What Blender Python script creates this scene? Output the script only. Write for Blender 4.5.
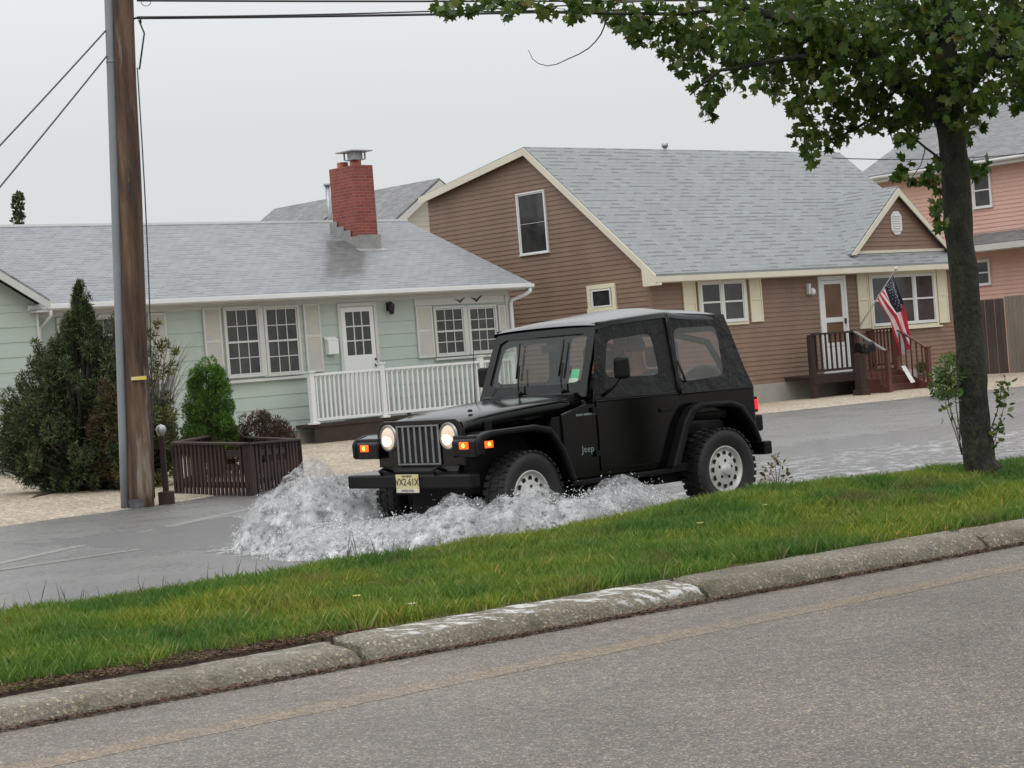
import bpy, math, random
import numpy as np
from mathutils import Vector, Matrix, noise
for o in list(bpy.data.objects): bpy.data.objects.remove(o)
S = bpy.context.scene
COL = S.collection
rad = math.radians
random.seed(7)
# ------------------------------------------------------------ camera
F, EYE, ROLL = 2000.0, 1.47, rad(4.5)
PITCH = -math.atan(23 * math.cos(ROLL) / F)
fw = Vector((0, math.cos(PITCH), math.sin(PITCH)))
r0 = Vector((1, 0, 0)); u0 = r0.cross(fw)
CR = math.cos(ROLL) * r0 - math.sin(ROLL) * u0
CU = math.cos(ROLL) * u0 + math.sin(ROLL) * r0
EY = Vector((0, 0, EYE))
cd = bpy.data.cameras.new('camera'); cam = bpy.data.objects.new('camera', cd); COL.objects.link(cam)
cd.sensor_width = 36.0; cd.lens = 36.0 * F / 1024.0; cd.clip_start = 0.1; cd.clip_end = 3000
cam.matrix_world = Matrix(((CR.x, CU.x, -fw.x, 0), (CR.y, CU.y, -fw.y, 0), (CR.z, CU.z, -fw.z, EYE), (0, 0, 0, 1)))
S.camera = cam
def AT(px, py, Y):
    "world point at distance Y north of the eye, measured off the photograph"
    d = fw + CR * ((px - 512) / F) - CU * ((py - 384) / F)
    return EY + d * (Y / d.y)
# ------------------------------------------------------------ world, sun, exposure
SUN_EL, SUN_AZ = rad(55), rad(200)
w = bpy.data.worlds.new('World'); S.world = w; w.use_nodes = True
nt = w.node_tree; nt.nodes.clear()
def N(t, typ, **k):
    n = t.nodes.new(typ)
    for a, b in k.items(): setattr(n, a, b)
    return n
sky = N(nt, 'ShaderNodeTexSky', sky_type='NISHITA', sun_disc=False, sun_elevation=SUN_EL, sun_rotation=SUN_AZ)
tc = N(nt, 'ShaderNodeTexCoord'); sx = N(nt, 'ShaderNodeSeparateXYZ')
ramp = N(nt, 'ShaderNodeValToRGB')
ramp.color_ramp.elements[0].position = 0.0; ramp.color_ramp.elements[0].color = (.330, .340, .342, 1)
ramp.color_ramp.elements[1].position = 1.0; ramp.color_ramp.elements[1].color = (1, 1.01, 1.03, 1)
e = ramp.color_ramp.elements.new(.12); e.color = (.345, .356, .359, 1)
cn = N(nt, 'ShaderNodeTexNoise'); cn.inputs['Scale'].default_value = 1.6; cn.inputs['Detail'].default_value = 4
cm = N(nt, 'ShaderNodeMapRange'); cm.inputs[3].default_value = 20.2; cm.inputs[4].default_value = 22.0
sc = N(nt, 'ShaderNodeVectorMath', operation='SCALE')
mx = N(nt, 'ShaderNodeMixRGB'); mx.inputs[0].default_value = .95
bg = N(nt, 'ShaderNodeBackground'); bg.inputs[1].default_value = .1
ou = N(nt, 'ShaderNodeOutputWorld')
L = nt.links.new
L(tc.outputs['Generated'], sx.inputs[0]); L(sx.outputs[2], ramp.inputs[0]); L(tc.outputs['Generated'], cn.inputs['Vector'])
L(cn.outputs[0], cm.inputs[0]); L(ramp.outputs[0], sc.inputs[0]); L(cm.outputs[0], sc.inputs[3])
L(sky.outputs[0], mx.inputs[1]); L(sc.outputs[0], mx.inputs[2]); L(mx.outputs[0], bg.inputs[0]); L(bg.outputs[0], ou.inputs[0])
sd = bpy.data.lights.new('sun', 'SUN'); sd.energy = .7; sd.angle = rad(35); sd.color = (1, .98, .95)
so = bpy.data.objects.new('sun', sd); COL.objects.link(so)
so.rotation_euler = (rad(90) - SUN_EL, 0, rad(180) - SUN_AZ)
S.view_settings.view_transform = 'Standard'; S.view_settings.look = 'None'
S.view_settings.gamma = 1; S.view_settings.exposure = 0.0; S.view_settings.use_curve_mapping = False

# ------------------------------------------------------------ materials
def base(name, rough=.6, metal=0, spec=.5):
    m = bpy.data.materials.new(name); m.use_nodes = True
    b = m.node_tree.nodes['Principled BSDF']
    b.inputs['Roughness'].default_value = rough; b.inputs['Metallic'].default_value = metal
    b.inputs['Specular IOR Level'].default_value = spec
    return m, m.node_tree, b
def noise_tex(t, scale, detail=5, coord='Object', rough=.6, stretch=None):
    c = N(t, 'ShaderNodeTexCoord'); n = N(t, 'ShaderNodeTexNoise')
    n.inputs['Scale'].default_value = scale; n.inputs['Detail'].default_value = detail; n.inputs['Roughness'].default_value = rough
    if stretch:
        mp = N(t, 'ShaderNodeMapping'); mp.inputs['Scale'].default_value = stretch
        t.links.new(c.outputs[coord], mp.inputs[0]); t.links.new(mp.outputs[0], n.inputs['Vector'])
    else: t.links.new(c.outputs[coord], n.inputs['Vector'])
    return n
def cramp(t, src, stops):
    r = N(t, 'ShaderNodeValToRGB'); cr = r.color_ramp
    while len(cr.elements) > 1: cr.elements.remove(cr.elements[-1])
    cr.elements[0].position = stops[0][0]; cr.elements[0].color = (*stops[0][1], 1)
    for p, c in stops[1:]:
        e = cr.elements.new(p); e.color = (*c, 1)
    t.links.new(src, r.inputs[0]); return r
def mixc(t, fac, a, b, blend='MIX'):
    m = N(t, 'ShaderNodeMixRGB', blend_type=blend)
    for i, v in enumerate((fac, a, b)):
        if isinstance(v, (int, float)): m.inputs[i].default_value = v
        elif isinstance(v, tuple): m.inputs[i].default_value = (*v, 1)
        else: t.links.new(v, m.inputs[i])
    return m
def bump(t, b, src, strength=.3, dist=.01):
    n = N(t, 'ShaderNodeBump'); n.inputs['Strength'].default_value = strength; n.inputs['Distance'].default_value = dist
    t.links.new(src, n.inputs['Height']); t.links.new(n.outputs[0], b.inputs['Normal'])
def scl(c, k): return tuple(min(1, x * k) for x in c)
def mk(name, col, rough=.6, var=.12, vs=2.5, bs=0, bd=.004, bst=.4, metal=0, spec=.5, col2=None, stretch=None):
    m, t, b = base(name, rough, metal, spec)
    n = noise_tex(t, vs, 6, stretch=stretch)
    r = cramp(t, n.outputs[0], [(.3, scl(col, 1 - var)), (.7, col2 or scl(col, 1 + var))])
    t.links.new(r.outputs[0], b.inputs['Base Color'])
    if bs:
        n2 = noise_tex(t, bs, 4, stretch=stretch); bump(t, b, n2.outputs[0], bst, bd)
    return m
def emis(name, col, strength, base_col=None):
    m, t, b = base(name, .15)
    n = noise_tex(t, 40, 2); r = cramp(t, n.outputs[0], [(.3, scl(base_col or col, .7)), (.7, base_col or col)])
    t.links.new(r.outputs[0], b.inputs['Base Color'])
    b.inputs['Emission Color'].default_value = (*col, 1); b.inputs['Emission Strength'].default_value = strength
    return m
def shingle(name, c1, c2, row=.14, wid=.30, dash=.0, patch=.12):
    m, t, b = base(name, .55, 0, .5)
    uv = N(t, 'ShaderNodeUVMap')
    br = N(t, 'ShaderNodeTexBrick'); br.offset = .5
    br.inputs['Scale'].default_value = 1; br.inputs['Brick Width'].default_value = wid; br.inputs['Row Height'].default_value = row
    br.inputs['Mortar Size'].default_value = .006; br.inputs['Mortar Smooth'].default_value = .3
    br.inputs['Color1'].default_value = (*c1, 1); br.inputs['Color2'].default_value = (*c2, 1); br.inputs['Mortar'].default_value = (*scl(c1, .45), 1)
    t.links.new(uv.outputs[0], br.inputs['Vector'])
    out = br.outputs[0]
    if dash:  # dark dashes: shadow-band granules, with the tab-thickness shade painted into the colour
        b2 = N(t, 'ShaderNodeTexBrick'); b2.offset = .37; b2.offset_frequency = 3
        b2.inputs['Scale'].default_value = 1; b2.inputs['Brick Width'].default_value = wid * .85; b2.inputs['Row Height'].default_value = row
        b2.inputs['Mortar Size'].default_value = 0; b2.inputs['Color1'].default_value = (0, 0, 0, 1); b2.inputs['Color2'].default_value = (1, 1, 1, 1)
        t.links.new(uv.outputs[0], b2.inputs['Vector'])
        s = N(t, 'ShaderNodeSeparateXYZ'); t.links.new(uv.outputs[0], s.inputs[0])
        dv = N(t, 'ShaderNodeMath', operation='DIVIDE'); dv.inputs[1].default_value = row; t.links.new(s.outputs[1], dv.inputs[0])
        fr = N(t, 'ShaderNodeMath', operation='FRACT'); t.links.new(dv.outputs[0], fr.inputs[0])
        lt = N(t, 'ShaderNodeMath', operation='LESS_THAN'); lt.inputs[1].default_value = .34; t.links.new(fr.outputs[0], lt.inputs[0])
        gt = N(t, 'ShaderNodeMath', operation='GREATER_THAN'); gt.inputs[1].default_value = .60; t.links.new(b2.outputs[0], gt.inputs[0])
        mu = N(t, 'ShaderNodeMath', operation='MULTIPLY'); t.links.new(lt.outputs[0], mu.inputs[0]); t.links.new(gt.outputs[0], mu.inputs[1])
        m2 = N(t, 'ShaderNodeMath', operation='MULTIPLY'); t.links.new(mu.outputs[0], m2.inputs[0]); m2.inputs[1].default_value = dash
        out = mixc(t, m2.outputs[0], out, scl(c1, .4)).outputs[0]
    n = noise_tex(t, .9, 6); r = cramp(t, n.outputs[0], [(.3, (1 - patch,) * 3), (.7, (1 + patch * .6,) * 3)])
    n3 = noise_tex(t, 60, 3); r3 = cramp(t, n3.outputs[0], [(.3, (.85,) * 3), (.7, (1.1,) * 3)])
    o1 = mixc(t, 1, out, r.outputs[0], 'MULTIPLY'); o2 = mixc(t, 1, o1.outputs[0], r3.outputs[0], 'MULTIPLY')
    t.links.new(o2.outputs[0], b.inputs['Base Color'])
    bump(t, b, br.outputs[1], -.5, .006)
    return m
def brickm(name, c1, c2, mortar):
    m, t, b = base(name, .8)
    uv = N(t, 'ShaderNodeUVMap'); br = N(t, 'ShaderNodeTexBrick')
    br.inputs['Scale'].default_value = 1; br.inputs['Brick Width'].default_value = .21; br.inputs['Row Height'].default_value = .072
    br.inputs['Mortar Size'].default_value = .006; br.inputs['Color1'].default_value = (*c1, 1); br.inputs['Color2'].default_value = (*c2, 1); br.inputs['Mortar'].default_value = (*mortar, 1)
    t.links.new(uv.outputs[0], br.inputs['Vector'])
    n = noise_tex(t, 3, 5); r = cramp(t, n.outputs[0], [(.35, (.84, .80, .78)), (.6, (1.03,) * 3)])
    o = mixc(t, 1, br.outputs[0], r.outputs[0], 'MULTIPLY'); t.links.new(o.outputs[0], b.inputs['Base Color'])
    bump(t, b, br.outputs[1], -.6, .006); return m
def glass(name, tint=(.8, .9, .85), haze=0, hcol=(.4, .4, .38), gl=.05):
    m = bpy.data.materials.new(name); m.use_nodes = True; t = m.node_tree; t.nodes.clear()
    o = N(t, 'ShaderNodeOutputMaterial'); tr = N(t, 'ShaderNodeBsdfTransparent'); tr.inputs[0].default_value = (*tint, 1)
    g = N(t, 'ShaderNodeBsdfGlossy'); g.inputs['Roughness'].default_value = gl
    lw = N(t, 'ShaderNodeLayerWeight'); pw = N(t, 'ShaderNodeMath', operation='POWER'); pw.inputs[1].default_value = 4.0; t.links.new(lw.outputs['Facing'], pw.inputs[0])
    fr = N(t, 'ShaderNodeMath', operation='MULTIPLY_ADD'); fr.inputs[1].default_value = .85; fr.inputs[2].default_value = .045; t.links.new(pw.outputs[0], fr.inputs[0])
    n = noise_tex(t, 6, 3); r = cramp(t, n.outputs[0], [(.3, scl(hcol, .85)), (.7, hcol)])
    d = N(t, 'ShaderNodeBsdfDiffuse'); t.links.new(r.outputs[0], d.inputs[0])
    m1 = N(t, 'ShaderNodeMixShader'); m1.inputs[0].default_value = haze
    t.links.new(tr.outputs[0], m1.inputs[1]); t.links.new(d.outputs[0], m1.inputs[2])
    m2 = N(t, 'ShaderNodeMixShader'); t.links.new(fr.outputs[0], m2.inputs[0]); t.links.new(m1.outputs[0], m2.inputs[1]); t.links.new(g.outputs[0], m2.inputs[2])
    t.links.new(m2.outputs[0], o.inputs[0]); return m
def leafm(name, stops, trans=.35, rough=.5, clump=3.0):
    m, t, b = base(name, rough, 0, .35)
    g = N(t, 'ShaderNodeNewGeometry'); r = cramp(t, g.outputs['Random Per Island'], stops)
    n = noise_tex(t, clump, 4); r2 = cramp(t, n.outputs[0], [(.32, (.62, .66, .6)), (.68, (1.25, 1.2, 1.15))])
    o = mixc(t, 1, r.outputs[0], r2.outputs[0], 'MULTIPLY'); t.links.new(o.outputs[0], b.inputs['Base Color'])
    tl = N(t, 'ShaderNodeBsdfTranslucent'); t.links.new(o.outputs[0], tl.inputs[0])
    ms = N(t, 'ShaderNodeMixShader'); ms.inputs[0].default_value = trans
    t.links.new(b.outputs[0], ms.inputs[1]); t.links.new(tl.outputs[0], ms.inputs[2])
    t.links.new(ms.outputs[0], t.nodes['Material Output'].inputs[0]); return m

M = {}
def asphalt(name, col, speck, rough, wet, stain):
    m, t, b = base(name, rough)
    n = noise_tex(t, .7, 6); r = cramp(t, n.outputs[0], [(.28, scl(col, .78)), (.72, scl(col, 1.2))])
    c = N(t, 'ShaderNodeTexCoord'); v = N(t, 'ShaderNodeTexVoronoi'); v.inputs['Scale'].default_value = 120
    t.links.new(c.outputs['Object'], v.inputs['Vector'])
    s = N(t, 'ShaderNodeSeparateColor'); t.links.new(v.outputs['Color'], s.inputs[0])
    rs = cramp(t, s.outputs[0], [(0, (.42,) * 3), (.4, (.85,) * 3), (.85, (1.25,) * 3), (.955, speck)])
    o = mixc(t, 1, r.outputs[0], rs.outputs[0], 'MULTIPLY')
    n2 = noise_tex(t, 12, 5); r2 = cramp(t, n2.outputs[0], [(.35, (.8, .8, .8)), (.65, (1.15, 1.13, 1.1))])
    o2 = mixc(t, 1, o.outputs[0], r2.outputs[0], 'MULTIPLY'); t.links.new(o2.outputs[0], b.inputs['Base Color'])
    n3 = noise_tex(t, 1.3, 4); rr = cramp(t, n3.outputs[0], [(.35, (wet,) * 3), (.7, (rough,) * 3)])
    t.links.new(rr.outputs[0], b.inputs['Roughness'])
    bump(t, b, v.outputs['Distance'], .5, .006); return m
M['asphalt_near'] = asphalt('asphalt_near', (.120, .103, .087), (2.6, 2.4, 2.1), .6, .38, 0)
M['asphalt_far'] = asphalt('asphalt_far', (.135, .133, .130), (1.6, 1.55, 1.5), .36, .25, 0)
# ground: sandy gravel
def gravelm():
    m, t, b = base('gravel', .8)
    n = noise_tex(t, .35, 6); r = cramp(t, n.outputs[0], [(.3, (.27, .225, .17)), (.55, (.36, .31, .245)), (.8, (.33, .30, .26))])
    c = N(t, 'ShaderNodeTexCoord'); v = N(t, 'ShaderNodeTexVoronoi'); v.inputs['Scale'].default_value = 26
    t.links.new(c.outputs['Object'], v.inputs['Vector'])
    s = N(t, 'ShaderNodeSeparateColor'); t.links.new(v.outputs['Color'], s.inputs[0])
    rs = cramp(t, s.outputs[0], [(0, (.5, .46, .4)), (.4, (.9, .87, .82)), (.8, (1.15, 1.12, 1.08)), (1, (1.8, 1.75, 1.7))])
    o = mixc(t, 1, r.outputs[0], rs.outputs[0], 'MULTIPLY'); t.links.new(o.outputs[0], b.inputs['Base Color'])
    bump(t, b, v.outputs['Distance'], .9, .02); return m
M['gravel'] = gravelm()
M['soil'] = mk('soil', (.045, .025, .017), .9, .4, 5, 30, .02, .8)
def kerbm():
    m, t, b = base('kerb_concrete', .75)
    n = noise_tex(t, 1.3, 7); r = cramp(t, n.outputs[0], [(.3, (.085, .068, .045)), (.5, (.145, .125, .092)), (.72, (.195, .175, .138))])
    c = N(t, 'ShaderNodeTexCoord'); v = N(t, 'ShaderNodeTexVoronoi'); v.inputs['Scale'].default_value = 85
    t.links.new(c.outputs['Object'], v.inputs['Vector'])
    s = N(t, 'ShaderNodeSeparateColor'); t.links.new(v.outputs['Color'], s.inputs[0])
    rs = cramp(t, s.outputs[0], [(0, (.6,) * 3), (.5, (.95,) * 3), (.9, (1.2,) * 3), (.97, (2.2, 2.1, 1.9))])
    o = mixc(t, 1, r.outputs[0], rs.outputs[0], 'MULTIPLY')
    # moss and worn white paint
    n2 = noise_tex(t, 3.2, 6); g = cramp(t, n2.outputs[0], [(.54, (0,) * 3), (.66, (.8,) * 3)])
    o2 = mixc(t, g.outputs[0], o.outputs[0], (.055, .055, .02))
    at = N(t, 'ShaderNodeAttribute'); at.attribute_name = 'paint'
    n3 = noise_tex(t, 6, 8, rough=.75, stretch=(1, 2.2, 1)); p = cramp(t, n3.outputs[0], [(.50, (0,) * 3), (.56, (1,) * 3)])
    pm = N(t, 'ShaderNodeMath', operation='MULTIPLY'); t.links.new(at.outputs['Fac'], pm.inputs[0]); t.links.new(p.outputs[0], pm.inputs[1])
    o3 = mixc(t, pm.outputs[0], o2.outputs[0], (.50, .50, .48)); t.links.new(o3.outputs[0], b.inputs['Base Color'])
    bump(t, b, v.outputs['Distance'], .5, .008); return m
M['kerb'] = kerbm()
M['black'] = None
m_, t_, b_ = base('black_paint', .12, 0, .32); n_ = noise_tex(t_, 3, 4)
r_ = cramp(t_, n_.outputs[0], [(.3, (.0015, .0016, .0018)), (.7, (.003, .003, .0033))]); t_.links.new(r_.outputs[0], b_.inputs['Base Color'])
n2_ = noise_tex(t_, 160, 2); bump(t_, b_, n2_.outputs[0], .12, .002); M['black'] = m_
M['trimblk'] = mk('black_plastic', (.0032, .0032, .0036), .5, .3, 8, 90, .001, spec=.22)
M['dark'] = mk('dark_underside', (.006, .006, .006), .9, .3)
M['rubber'] = mk('tyre_rubber', (.012, .012, .012), .6, .3, 15, 60, .003)
m_, t_, b_ = base('soft_top_fabric', .45, 0, .3); b_.inputs['Coat Weight'].default_value = .8; b_.inputs['Coat Roughness'].default_value = .16; n_ = noise_tex(t_, 4, 5)
r_ = cramp(t_, n_.outputs[0], [(.3, (.003, .003, .0035)), (.7, (.006, .006, .0065))]); t_.links.new(r_.outputs[0], b_.inputs['Base Color'])
n2_ = noise_tex(t_, 5, 4, stretch=(1, 3, 1)); bump(t_, b_, n2_.outputs[0], .3, .02); M['fabric'] = m_
M['fabric_side'] = mk('soft_top_side', (.0035, .0035, .004), .42, .3, 5, 5, .035, .9, spec=.35)
M['alloy'] = mk('wheel_alloy', (.56, .55, .52), .4, .12, 12, metal=.2)
M['chrome'] = mk('grille_metal', (.22, .23, .23), .3, .2, 12, metal=.7)
M['lens'] = emis('headlight_lens', (1, .70, .46), .6, (.35, .32, .30))
M['bulb'] = emis('headlight_bulb', (1, .74, .45), 6.0)
M['amber'] = emis('amber_lens', (1, .13, .012), 1.1, (.6, .1, .01))
M['amberhot'] = emis('amber_bulb', (1, .33, .05), 4.0)
M['red'] = emis('red_lens', (1, .015, .02), 1.6, (.4, .01, .01))
M['windshield'] = glass('windshield_glass', (.88, .97, .93), .06, (.34, .42, .39))
M['vinyl'] = glass('clear_vinyl', (.93, .91, .90), .24, (.34, .32, .31), .2)
M['pane'] = None
m_, t_, b_ = base('window_pane', .06, 0, .5); n_ = noise_tex(t_, 1.7, 4)
r_ = cramp(t_, n_.outputs[0], [(.35, (.018, .018, .020)), (.65, (.05, .048, .047))]); t_.links.new(r_.outputs[0], b_.inputs['Base Color']); M['pane'] = m_
M['white'] = mk('white_paint', (.51, .515, .49), .5, .07, 1.2, 20, .001)
M['vinylwhite'] = mk('white_vinyl', (.66, .67, .66), .4, .05, 1.5)
M['rake'] = mk('pale_cream_trim', (.60, .56, .45), .55, .08, 1.2, 20, .001)
M['cream'] = mk('cream_paint', (.64, .60, .45), .55, .08, 1.2, 20, .001)
M['mint'] = mk('mint_siding', (.38, .44, .39), .6, .07, .8, 25, .002)
M['brown'] = mk('brown_siding', (.205, .130, .090), .6, .14, 1.1, 30, .002)
M['pink'] = mk('pink_siding', (.58, .36, .29), .6, .07, 1.1, 30, .002)
M['beige'] = mk('beige_siding', (.50, .48, .40), .6, .07, 1.1)
M['concrete'] = mk('foundation_concrete', (.33, .31, .27), .8, .15, 1.5, 30, .004)
M['shutterin'] = mk('faded_shutter_panel', (.46, .46, .46), .6, .05, 3.2, 60, .004, .6, col2=(.52, .49, .38))
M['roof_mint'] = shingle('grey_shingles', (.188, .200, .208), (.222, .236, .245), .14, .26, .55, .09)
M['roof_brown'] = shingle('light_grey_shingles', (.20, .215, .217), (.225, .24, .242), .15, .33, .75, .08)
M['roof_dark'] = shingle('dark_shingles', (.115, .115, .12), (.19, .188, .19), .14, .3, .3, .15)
M['brick'] = brickm('red_brick', (.20, .040, .030), (.27, .060, .042), (.20, .14, .12))
M['clay'] = mk('clay_flue', (.30, .10, .06), .8, .2, 6)
M['lead'] = mk('lead_flashing', (.24, .24, .23), .55, .2, 5, 20, .004)
M['stain'] = mk('damp_roof_patch', (.115, .110, .105), .35, .25, 3, 40, .004)
M['steel'] = mk('galvanised', (.33, .34, .35), .4, .2, 6, metal=.6)
M['darkmetal'] = mk('dark_metal', (.02, .02, .022), .5, .3, 6)
M['redwood'] = mk('red_stained_wood', (.085, .026, .018), .55, .35, 4, 30, .003, stretch=(1, 1, .3))
M['darkwood'] = mk('dark_stained_wood', (.026, .011, .008), .8, .45, 5, 30, .004, stretch=(1, 1, .3))
M['mulch'] = mk('dark_skirt_wood', (.035, .02, .015), .8, .3, 4)
M['doorwood'] = mk('inner_wood_door', (.13, .070, .040), .4, .2, 2)
M['palewood'] = mk('pale_wet_board', (.50, .49, .46), .5, .1, 5)
M['greywood'] = mk('grey_rail_cap', (.18, .165, .15), .5, .2, 5)
M['bark'] = mk('tree_bark', (.013, .009, .007), .85, .5, 14, 30, .08, 1, col2=(.036, .038, .017), stretch=(1, 1, .45))
M['twig'] = mk('twig_bark', (.05, .036, .028), .8, .3, 8)
M['greytwig'] = mk('grey_dead_twigs', (.30, .29, .26), .8, .25, 8)
def polem():
    m, t, b = base('pole_wood', .75)
    n = noise_tex(t, 6, 7, stretch=(1, 1, .12)); r = cramp(t, n.outputs[0], [(.34, (.018, .009, .006)), (.5, (.085, .045, .025)), (.68, (.165, .10, .058))])
    n2 = noise_tex(t, 2.2, 6, stretch=(2, 2, .25)); g = cramp(t, n2.outputs[0], [(.57, (0,) * 3), (.66, (1,) * 3)])
    o = mixc(t, g.outputs[0], r.outputs[0], (.24, .21, .17)); t.links.new(o.outputs[0], b.inputs['Base Color'])
    bump(t, b, n.outputs[0], .8, .015); return m
M['pole'] = polem()
M['conduit'] = mk('grey_conduit', (.20, .22, .24), .45, .1, 2, metal=.1)
M['wire'] = mk('wire_black', (.03, .03, .035), .5, .2, 5)
M['seat'] = mk('seat_fabric', (.05, .05, .052), .8, .2, 8)
M['skin'] = mk('skin', (.42, .20, .13), .5, .1, 8)
M['jacket'] = mk('blue_grey_jacket', (.06, .07, .10), .8, .2, 6, 20, .005)
M['hair'] = mk('hair_dark', (.02, .015, .012), .6, .2, 20)
M['plate'] = mk('plate_yellow', (.56, .47, .16), .45, .1, 3, col2=(.62, .57, .36))
M['platewhite'] = mk('plate_pale', (.60, .58, .50), .45, .1, 10)
M['ink'] = mk('plate_ink', (.025, .022, .018), .6, .2, 10)
M['badge'] = mk('badge_silver', (.20, .24, .24), .45, .1, 10, metal=.3)
M['stickgreen'] = mk('sticker_green', (.06, .42, .22), .5, .2, 30)
M['flagred'] = mk('flag_red', (.50, .028, .045), .65, .12, 10)
M['flagwhite'] = mk('flag_white', (.66, .62, .64), .65, .08, 10)
M['flagblue'] = mk('flag_blue', (.010, .012, .030), .65, .15, 10)
M['yellow'] = asphalt('worn_yellow_line', (.165, .128, .088), (2.2, 2.0, 1.8), .6, .45, 0)
M['yellowtag'] = mk('yellow_tag', (.60, .50, .12), .5, .1, 10)
M['fadedline'] = asphalt('faded_line', (.20, .19, .17), (1.6, 1.55, 1.5), .5, .3, 0)
M['pot'] = mk('terracotta_grey', (.12, .10, .08), .8, .2, 6)
M['leaf_tree'] = leafm('maple_leaf', [(0, (.034, .072, .014)), (.5, (.066, .122, .021)), (.86, (.11, .175, .03)), (.98, (.15, .16, .035)), (1, (.12, .07, .03))], .45, .42, 1.6)
M['leaf_cedar'] = leafm('cedar_needles', [(0, (.018, .034, .014)), (.6, (.045, .075, .027)), (1, (.13, .14, .05))], .1, .6, 3.5)
M['leaf_olive'] = leafm('olive_needles', [(0, (.05, .06, .018)), (.6, (.10, .105, .03)), (1, (.20, .18, .055))], .2, .6, 3.5)
M['leaf_rust'] = leafm('rusty_needles', [(0, (.05, .034, .018)), (.6, (.095, .06, .028)), (1, (.07, .065, .025))], .15, .7, 3.5)
M['leaf_spruce'] = leafm('spruce_needles', [(0, (.045, .11, .014)), (.6, (.08, .18, .022)), (1, (.13, .25, .035))], .15, .6, 5)
M['leaf_barberry'] = leafm('barberry_leaf', [(0, (.038, .018, .014)), (.6, (.062, .030, .022)), (1, (.085, .055, .035))], .15, .7, 5)
M['leaf_bush'] = leafm('bush_leaf', [(0, (.045, .085, .02)), (.6, (.085, .14, .035)), (1, (.15, .20, .05))], .35, .5, 5)
M['leaf_red'] = leafm('red_young_leaf', [(0, (.10, .12, .03)), (.5, (.16, .07, .03)), (1, (.22, .20, .06))], .3, .5, 5)
def grassm():
    m, t, b = base('grass_blades', .5, 0, .3)
    g = N(t, 'ShaderNodeNewGeometry'); r = cramp(t, g.outputs['Random Per Island'], [(0, (.085, .165, .022)), (.5, (.135, .235, .033)), (.88, (.22, .30, .05)), (1, (.40, .36, .15))])
    n = noise_tex(t, .85, 5); p = cramp(t, n.outputs[0], [(.38, (.42, .64, .74)), (.5, (.92, .95, .95)), (.62, (1.4, 1.1, .9))])
    o = mixc(t, 1, r.outputs[0], p.outputs[0], 'MULTIPLY')
    n2 = noise_tex(t, 1.5, 6); q = cramp(t, n2.outputs[0], [(.54, (0,) * 3), (.68, (.7,) * 3)])
    o2 = mixc(t, q.outputs[0], o.outputs[0], (.20, .15, .06)); t.links.new(o2.outputs[0], b.inputs['Base Color'])
    tl = N(t, 'ShaderNodeBsdfTranslucent'); t.links.new(o2.outputs[0], tl.inputs[0])
    ms = N(t, 'ShaderNodeMixShader'); ms.inputs[0].default_value = .35
    t.links.new(b.outputs[0], ms.inputs[1]); t.links.new(tl.outputs[0], ms.inputs[2]); t.links.new(ms.outputs[0], t.nodes['Material Output'].inputs[0]); return m
M['grass'] = grassm()
def foamm():
    m, t, b = base('white_water', .25, 0, .5)
    n = noise_tex(t, 7, 7, rough=.7); r = cramp(t, n.outputs[0], [(.35, (.26, .265, .27)), (.50, (.52, .525, .53)), (.65, (.85, .855, .86))])
    t.links.new(r.outputs[0], b.inputs['Base Color'])
    n2 = noise_tex(t, 24, 5, rough=.7); bump(t, b, n2.outputs[0], .8, .04)
    b.inputs['Subsurface Weight'].default_value = .6; b.inputs['Subsurface Radius'].default_value = (.06, .06, .06); b.inputs['Subsurface Scale'].default_value = .6
    tr = N(t, 'ShaderNodeBsdfTransparent'); ms = N(t, 'ShaderNodeMixShader')
    n3 = noise_tex(t, 16, 5, rough=.65); a = cramp(t, n3.outputs[0], [(.48, (.05,) * 3), (.64, (.7,) * 3)])
    t.links.new(a.outputs[0], ms.inputs[0]); t.links.new(b.outputs[0], ms.inputs[1]); t.links.new(tr.outputs[0], ms.inputs[2])
    t.links.new(ms.outputs[0], t.nodes['Material Output'].inputs[0]); return m
M['foam'] = foamm()
M['drop'] = mk('water_droplet', (.74, .755, .77), .55, .10, 9)
def waterm():
    m, t, b = base('flood_water', .14, 0, .5)
    at = N(t, 'ShaderNodeAttribute'); at.attribute_name = 'foam'
    n = noise_tex(t, 5, 7, rough=.7, stretch=(1, 1, 1)); r = cramp(t, n.outputs[0], [(.50, (0,) * 3), (.60, (1,) * 3)])
    mu = N(t, 'ShaderNodeMath', operation='MULTIPLY'); t.links.new(at.outputs['Fac'], mu.inputs[0]); t.links.new(r.outputs[0], mu.inputs[1])
    o = mixc(t, mu.outputs[0], (.15, .148, .145), (.62, .63, .63)); t.links.new(o.outputs[0], b.inputs['Base Color'])
    rr = cramp(t, mu.outputs[0], [(0, (.22,) * 3), (1, (.6,) * 3)]); t.links.new(rr.outputs[0], b.inputs['Roughness'])
    n2 = noise_tex(t, 16, 8, rough=.78); bump(t, b, n2.outputs[0], .9, .03); return m
M['water'] = waterm()

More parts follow.
